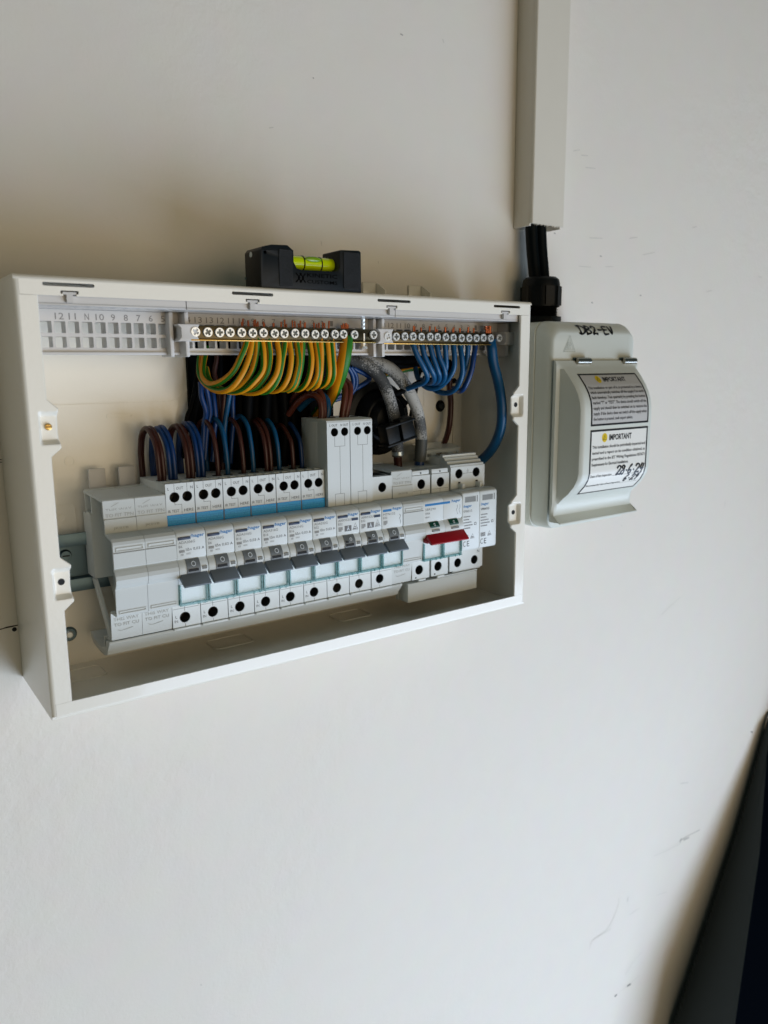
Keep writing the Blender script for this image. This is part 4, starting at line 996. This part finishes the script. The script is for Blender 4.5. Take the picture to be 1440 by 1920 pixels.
for k in range(34):
    x = TX+1+random.random()*(TW-2); y = -TD+random.choice((0,.7,1.2)); h = random.uniform(.5,1.9); a = random.uniform(-1,1)
    mb.add([(x,y,TZ+.2),(x+random.uniform(.4,1.2),y-.15,TZ+.1),(x+a,y-random.uniform(0,.6),TZ-h)], [(0,1,2)])
for k in range(10):
    y = -1-random.random()*(TD-3); mb.add([(TX+TW-.6,y,TZ-1.3),(TX+TW,y+.6,TZ-1.3),(TX+TW-.3,y,TZ-2.2-random.random())], [(0,1,2)])
mb.build('saw_burrs', m_trunk, o, smooth=False)
for lab, ox, oy in (('left one of two black cables dropping from the trunking into the gland', -4.3, .6), ('right one of two black cables dropping from the trunking into the gland', 4.3, -.6)):
    o = thing('supply_cable', lab, 'cable', (404+ox,-14,250), 'black supply cables')
    MB().tube([(404.5+ox,-11.5+oy,600),(404.5+ox,-11.7+oy,340),(404.5+ox*1.02,-12+oy,300),(404.8+ox*1.03,-13.5+oy,275),(405.4+ox,-16+oy,255),(405.2+ox*.9,-18.5+oy,240),(405+ox*.85,-19.5+oy,228)], 4.9, 22).build('sheath', m_cable, o)
gx, gy = 404.6, -20.0
o = thing('cable_gland', 'black plastic cable gland on top of the grey-green box', 'gland', (gx,gy,210))
hexa = lambda r, n=6, ph=.3: [(gx+r*math.cos(ph+2*math.pi*i/n), gy+r*math.sin(ph+2*math.pi*i/n)) for i in range(n)]
def lathe(mb, prof, n=36):
    for i in range(len(prof)):
        for j in range(n): t = 2*math.pi*j/n; mb.v.append((gx+prof[i][0]*math.cos(t), gy+prof[i][0]*math.sin(t), prof[i][1]))
    for i in range(len(prof)-1):
        for j in range(n): mb.f.append((i*n+j, i*n+(j+1)%n, (i+1)*n+(j+1)%n, (i+1)*n+j))
    return mb
lathe(MB(), [(8.0,248.2),(12.0,248.0),(14.2,246.2),(15.0,243.0),(15.3,240),(15.3,225)]).build('dome_nut', m_blackp, o)
mb = MB()
for k in range(9):
    t = 2*math.pi*k/9+.2; c_, s_ = math.cos(t), math.sin(t)
    mb.loft([(gx+c_*14.0-s_*4.2,gy+s_*14.0+c_*4.2,z) for z in (226,)]+[(gx+c_*16.2-s_*3.7,gy+s_*16.2+c_*3.7,226),(gx+c_*16.2+s_*3.7,gy+s_*16.2-c_*3.7,226),(gx+c_*14.0+s_*4.2,gy+s_*14.0-c_*4.2,226)],
            [(gx+c_*14.0-s_*4.2,gy+s_*14.0+c_*4.2,240.5)]+[(gx+c_*16.2-s_*3.7,gy+s_*16.2+c_*3.7,240.5),(gx+c_*16.2+s_*3.7,gy+s_*16.2-c_*3.7,240.5),(gx+c_*14.0+s_*4.2,gy+s_*14.0-c_*4.2,240.5)])
mb.build('grip_ribs', m_blackp, o)
thr = [(13.0,225)]
for k in range(6): thr += [(13.8,224.3-k*1.3),(12.8,223.7-k*1.3)]
lathe(MB(), thr+[(12.8,210)]).build('thread', m_blackp, o)
MB().prism_z(hexa(16.8), 210.5, 217.4).build('hex_collar', m_blackp, o, bevel=.5)

# ------------------------------------------------------------------ grey-green box with hinged flap
o = thing('switch_box', 'grey-green plastic switch box with hinged flap and two notices, right of the open box', 'switch box', (408.7,-.2,55))
XL, XR = 360.0, 457.6
bp = [(-.2,54.6),(-.2,210.6),(-40,210.8),(-59.6,210.2),(-59.6,55.2)]
def taper(mb, prof, xa, xb): return mb.prism_x(prof, xa, xb)
MB().slab(rrect(XL-1.2,XR+1.2,54.2,210.8,9,6), [], -58.8, -.2).build('back_box', m_iso, o)
# front cover: rounded, chamfered towards the top and sides (stack of rounded loops)
loops = []
for y, ins, zt_, zb_ in ((-59.2,0,211.2,54.6),(-64,.3,210.9,54.7),(-68.5,.8,209.0,54.9),(-71.5,1.4,206.2,55.1),(-73.6,2.4,203.8,55.6),(-74.6,4.0,201.6,57.0)):
    loops.append([(x,y,z) for x,z in rrect(XL+ins,XR-ins,zb_,zt_,10-ins*.8,7)])
mb = MB(); n = len(loops[0])
for l in loops: mb.v += l
for i in range(len(loops)-1):
    for j in range(n): mb.f.append((i*n+j,i*n+(j+1)%n,(i+1)*n+(j+1)%n,(i+1)*n+j))
mb.f.append(tuple((len(loops)-1)*n+j for j in range(n))); mb.f.append(tuple(n-1-j for j in range(n)))
cover = mb.build('front_cover', m_iso, o)
# raised shock-warning triangle
F = lambda u,v: (u,-74.9,v); b = MB()
ribbon(b, [(373.4,188.6),(379.6,200.2),(385.8,188.6),(373.4,188.6)], .5, F, sub=1); ribbon(b, [(375.4,189.8),(379.6,197.6),(383.8,189.8),(375.4,189.8)], .4, F, sub=1)
for k in range(3): ribbon(b, [(377.6+k*1.5,190.6),(377.2+k*1.5,192.4),(378.0+k*1.5,193.8),(377.6+k*1.5,195.4)], .4, F)
b.build('moulded_triangle', mat('moulded relief', (.42,.44,.37), .45), cover)
# hand lettering on the sloping top edge
def topmap(u, v):                                     # v: 0 at z=202 .. along the slope to the top
    pr = [(-74.75,201.0),(-73.9,203.6),(-71.8,206.2),(-68.8,209.1),(-64.2,211.05),(-59,211.4)]
    L = 0
    for (a,b_),(c_,d_) in zip(pr, pr[1:]):
        l = math.hypot(c_-a, d_-b_)
        if v <= L+l or (c_,d_) == pr[-1]:
            t = (v-L)/l; return (u, a+(c_-a)*t-.12, b_+(d_-b_)*t+.08)
        L += l
b = MB(); hx = 391.5
def pen(lst, ox, oz, sc, wd, fm, slant=0.):
    for l in lst: ribbon(b, [(ox+(px_+slant*pz)*sc, oz+pz*sc) for px_, pz in l], wd, fm)
GL = {'D':[[(.1,1),(.12,.5),(.1,0)],[(-.15,1),(.35,1.02),(.8,.75),(.8,.3),(.4,0),(-.1,.02)]],'B':[[(.1,1),(.1,0)],[(.1,1),(.55,.95),(.6,.65),(.15,.53),(.65,.4),(.65,.08),(.05,0)]],
      '2':[[(.02,.78),(.3,1.02),(.62,.82),(.5,.5),(.05,.02),(.35,.06),(.75,.02)]],'-':[[(.05,.5),(.6,.52)]],'E':[[(.7,1),(.1,.97),(.1,.5),(.1,.02),(.75,.04)],[(.1,.52),(.6,.55)]],
      'V':[[(.05,1),(.3,.02),(.65,1.02)]],'8':[[(.55,.85),(.25,1),(.08,.75),(.5,.45),(.5,.1),(.2,0),(.05,.25),(.4,.55),(.58,.85)]],'6':[[(.55,1),(.2,.7),(.05,.3),(.2,.0),(.5,.12),(.45,.4),(.12,.35)]],
      '4':[[(.3,1),(.05,.45),(.6,.5)],[(.6,.95),(.4,-.15)]],'9':[[(.55,.75),(.3,1),(.08,.75),(.3,.52),(.55,.75),(.5,.4),(.3,0)]],'.':[[(.15,.38),(.22,.4)]]}
cx_ = hx
for ch in 'DB2-EV':
    pen(GL[ch], cx_, .8, 7.4, 2.0, topmap); cx_ += 7.0 if ch != '-' else 5.8
b.build('marker_lettering', m_marker, cover, smooth=False)
# flap with a bulged front
fl = MB(); FX0, FX1 = 362.0, 455.4
zr_ = [(182.0,-76.8),(178.6,-79.2),(176,-81.5),(170,-87.6),(164,-92.8),(158.5,-96.4),(153,-98.8),(147,-99.9),(141,-100.2),(120,-100.2),(100,-100.2),(95,-99.0),(90,-96.0),(84,-90.4),(78.5,-83.5),(75.5,-80.3),(70.0,-78.6),(66.2,-78.8),(63.4,-82.2),(61.6,-84.6)]
def ridge(y):                                         # how far the bulge has drawn in on each side at height y
    return max(0, (abs(y)-79.0))/21.0
rows = []
for z, y in zr_:
    k = min(1, ridge(y)) if 77 < z < 178 else 0
    xa, xb = 371.0, 446.0
    row = [(FX0,-75.9,z),(FX0+.2,-77.2 if y > -79 else -78.4,z)]
    yb_ = -79.0 if abs(y) > 79 else y
    row += [(FX0+1.6,yb_ if z > 68 else y,z),(FX0+3.0,(yb_-.6) if k else y,z),(xa-3.2-1.0*(1-k),y+2.2*k,z),(xa-1.4,y+.5*k,z),(xa+.6,y,z),(xb-.6,y,z),(xb+1.4,y+.5*k,z),(xb+3.2+1.0*(1-k),y+2.2*k,z),(FX1-3.0,(yb_-.6) if k else y,z),(FX1-1.6,yb_ if z > 68 else y,z),(FX1-.2,-77.2 if y > -79 else -78.4,z),(FX1,-75.9,z)]
    rows.append(row)
nr = len(rows[0])
for r_ in rows: fl.v += r_
for i in range(len(rows)-1):
    for j in range(nr-1): fl.f.append((i*nr+j, i*nr+j+1, (i+1)*nr+j+1, (i+1)*nr+j))
k0 = len(fl.v); fl.v += [(FX0,-75.2,182.8),(FX1,-75.2,182.8),(FX0+2,-75.2,61.0),(FX1,-75.2,61.0)]
flap = fl.build('flap', m_iso, o)
MB().box(FX0+3,FX1-3,-76.6,-74.7,69,180).build('flap_backing', m_iso, flap)
MB().prism_x([(-84.6,61.6),(-84.9,60.4),(-83.6,60.2),(-77.5,66.6),(-75.0,67.5),(-75,64)], FX0+3, FX1+.6).build('flap_lip', m_iso, flap, bevel=.3)
for x in (383.4, 437.2):
    h = MB().cyl((x,-78.6,181.6),(1,0,0),2.5,14.5,18).build('hinge', m_steel if False else mat('brushed steel', (.42,.40,.35), .28, metal=1.), o)
    MB().box(x,x+14.2,-78.8,-75.0,181.0,184.2).build('hinge_leaf', m_galvd, h, bevel=.3)
# notices wrapped over the flap
prof_s = [(176,-81.5),(170,-87.6),(164,-92.8),(158.5,-96.4),(153,-98.8),(147,-99.9),(141,-100.2),(120,-100.2),(100,-100.2),(95,-99.0),(90,-96.0),(84,-90.4),(78.5,-83.5)]
def wrap(off):
    def f(u, s):
        L = 0
        for k, ((z0,y0),(z1,y1)) in enumerate(zip(prof_s, prof_s[1:])):
            l = math.hypot(z1-z0, y1-y0)
            if s <= L+l or k == len(prof_s)-2:
                t = (s-L)/l; ny = -abs(z1-z0)/l; nz = -(y0-y1)/l if False else (z0-z1) and ((y1-y0)/l)*-1
                return (u, y0+(y1-y0)*t+ny*off, z0+(z1-z0)*t+nz*off)
            L += l
    return f
def s_at(z):
    L = 0
    for (z0,y0),(z1,y1) in zip(prof_s, prof_s[1:]):
        l = math.hypot(z1-z0, y1-y0)
        if z >= z1: return L+l*(z0-z)/(z0-z1)
        L += l
    return L
def sheet(mb, fm, x0, x1, s0, s1, n=40):
    k = len(mb.v)
    for i in range(n+1):
        s = s0+(s1-s0)*i/n; mb.v += [fm(x0,s), fm(x1,s)]
    mb.f += [(k+2*i,k+2*i+1,k+2*i+3,k+2*i+2) for i in range(n)]
def text_wrap(mb, body, x, s, h, w, fm, bold=0.):     # s: arc length of the baseline, growing downwards
    vs, fs = text_geo(body, 'LEFT', 1., bold)
    x0 = min(v[0] for v in vs); x1 = max(v[0] for v in vs); sx = w/(x1-x0); sy = h/.72
    mb.add([fm(x+(v[0]-x0)*sx, s-v[1]*sy) for v in vs], fs)
SX0, SX1 = 376.6, 443.2
s1a, s1b = s_at(172.2), s_at(134.6); s2a, s2b = s_at(131.8), s_at(83.0)
for nm, (sa, sb), ms in (('notice_sticker',(s1a,s1b),m_sticker),('notice_sticker',(s2a,s2b),m_sticker2)):
    mb = MB(); sheet(mb, wrap(.10), SX0, SX1, sa, sb); st = mb.build(nm, ms, flap)
    mb = MB(); f2 = wrap(.16); bw = 1.45
    sheet(mb, f2, SX0, SX1, sa, sa+bw, 2); sheet(mb, f2, SX0, SX1, sb-bw, sb, 2); sheet(mb, f2, SX0, SX0+bw, sa+bw, sb-bw); sheet(mb, f2, SX1-bw, SX1, sa+bw, sb-bw)
    mb.build('border', m_marker, st)
    top = sa == s1a; f3 = wrap(.2); hs = sa+6.0 if top else sa+6.4
    dx_ = 395.5 if top else 392.5
    mb = MB(); k = len(mb.v); pts = [f3(dx_+3.0*math.cos(2*math.pi*i/24), hs-.2+3.4*math.sin(2*math.pi*i/24)) for i in range(24)]; mb.v += pts; mb.f.append(tuple(range(24)))
    yd = mb.build('warning_disc', m_yellow, st)
    b = MB(); f4 = wrap(.26); ribbon(b, [(dx_-2.0,hs+1.4),(dx_,hs-2.4),(dx_+2.0,hs+1.4),(dx_-2.0,hs+1.4)], .4, f4, sub=1); ribbon(b, [(dx_+.2,hs-1.2),(dx_-.3,hs),(dx_+.2,hs+.9)], .35, f4); b.build('warning_triangle', m_marker, yd)
    b = MB(); text_wrap(b, 'IMPORTANT', dx_+5.2, hs+1.9, 4.2, 26, f3, bold=.03); b.build('heading', m_marker, st, smooth=False)
    lines = ['This installation or part of it, is protected by a device','which automatically switches off the supply if an earth','fault develops. Test quarterly by pressing the button','marked "T" or "TEST". The device should switch off the','supply and should then be switched on to restore the','supply. If the device does not switch off the supply when','the button is pressed, seek expert advice.'] if top else \
            ['This installation should be periodically inspected and','tested and a report on its condition obtained, as','prescribed in the IET Wiring Regulations BS7671','Requirements for Electrical Installations.']
    b = MB(); ls = (sb-sa-13.0)/7.4 if top else 4.35; s = sa+14.5 if top else sa+13.8
    for q, l in enumerate(lines):
        wd = 61.5; 
        if q == len(lines)-1: wd = 45 if top else 42
        text_wrap(b, l, SX0+2.6, s+ls*q, 2.25 if top else 2.2, wd, f3, bold=.02)
    if not top:
        text_wrap(b, 'Date of last inspection', SX0+2.4, s+ls*5.0, 2.1, 24, f3, bold=.015)
        text_wrap(b, 'Recommended date of next inspection', SX0+2.4, s+ls*6.9, 1.9, 39, f3, bold=.012)
        ribbon(b, [(SX0+27,s+ls*5.05),(SX1-3.5,s+ls*5.05)], .25, f3, sub=1); ribbon(b, [(SX0+42,s+ls*6.95),(SX1-3.5,s+ls*6.95)], .25, f3, sub=1)
    b.build('small_print', m_print2 if False else mat('notice print', (.05,.05,.05), .6), st, smooth=False)
    if not top:
        b = MB(); fm = wrap(.3); px_ = SX0+31.0
        inv = lambda base: (lambda u, v: fm(u, base-v))
        for ch in '28.6.24':
            pen(GL[ch], px_, 0, 6.7, 1.7, inv(s+ls*4.95), slant=.18); px_ += 5.3 if ch != '.' else 3.2
        px_ = SX0+43.5
        for ch in '6.29': pen(GL[ch], px_, 0, 5.4, 1.5, inv(s+ls*6.5), slant=.25); px_ += 5.0 if ch != '.' else 3.0
        b.build('handwritten_date', m_marker, st, smooth=False)

# ------------------------------------------------------------------ dark leaning panel at the lower right, extended out of view to cast shadow
o = thing('leaning_panel', 'dark navy panel leaning against the wall at the lower right', 'panel', (900,-60,-1300))
e1 = [P(1442,1338,-4), P(1380,1560,-6), P(1262,1920,-8)]; e2 = [P(1440,1392,-16), P(1424,1600,-50), P(1378,1920,-90)]
d1 = (e1[2]-e1[0])/(e1[2].z-e1[0].z); d2 = (e2[2]-e2[0])/(e2[2].z-e2[0].z)
ZB = -1300
e1.append(e1[2]+d1*(ZB-e1[2].z)*.35+Vector((0,0,(ZB-e1[2].z)*.65))); e2.append(e2[2]+d2*(ZB-e2[2].z)*.35+Vector((0,0,(ZB-e2[2].z)*.65)))
mb = MB(); rows = []
for a, b_ in zip(e1, e2): rows.append([a, a+(b_-a)*.5+Vector((-5,-6,0)), b_])
rows = [[p+Vector((18,8,6)) for p in rows[0]]]+rows
for r_ in rows: mb.v += [tuple(p) for p in r_]
for i in range(len(rows)-1):
    for j in range(2): mb.f.append((i*3+j,i*3+j+1,i*3+3+j+1,i*3+3+j))
mb.build('edge', m_char, o)
mb = MB()
SHADOW_EXT = [Vector((330,-300,170 if i == 0 else 150 if i == 1 else 0)) for i in range(len(rows))]  # unseen extension, shaped to throw a wider shadow on the wall
for i, r_ in enumerate(rows): mb.v += [tuple(r_[2]), tuple(r_[2]+SHADOW_EXT[i])]
for i in range(len(rows)-1): mb.f.append((2*i,2*i+1,2*i+3,2*i+2))
k = len(mb.v); q0 = rows[0][2]; q1 = q0+SHADOW_EXT[0]; mb.v += [tuple(q0), (q0.x,-.5,q0.z), (q1.x,-.5,q1.z), tuple(q1)]; mb.f.append((k,k+1,k+2,k+3))
k = len(mb.v)  # unseen far side, added to stop light leaking behind the panel
for i, r_ in enumerate(rows): q = r_[2]+SHADOW_EXT[i]; mb.v += [tuple(q), (q.x, -.5, q.z)]
for i in range(len(rows)-1): mb.f.append((k+2*i,k+2*i+1,k+2*i+3,k+2*i+2))
mb.build('face', m_navy, o)  # visible strip together with the unseen shadow-casting extension
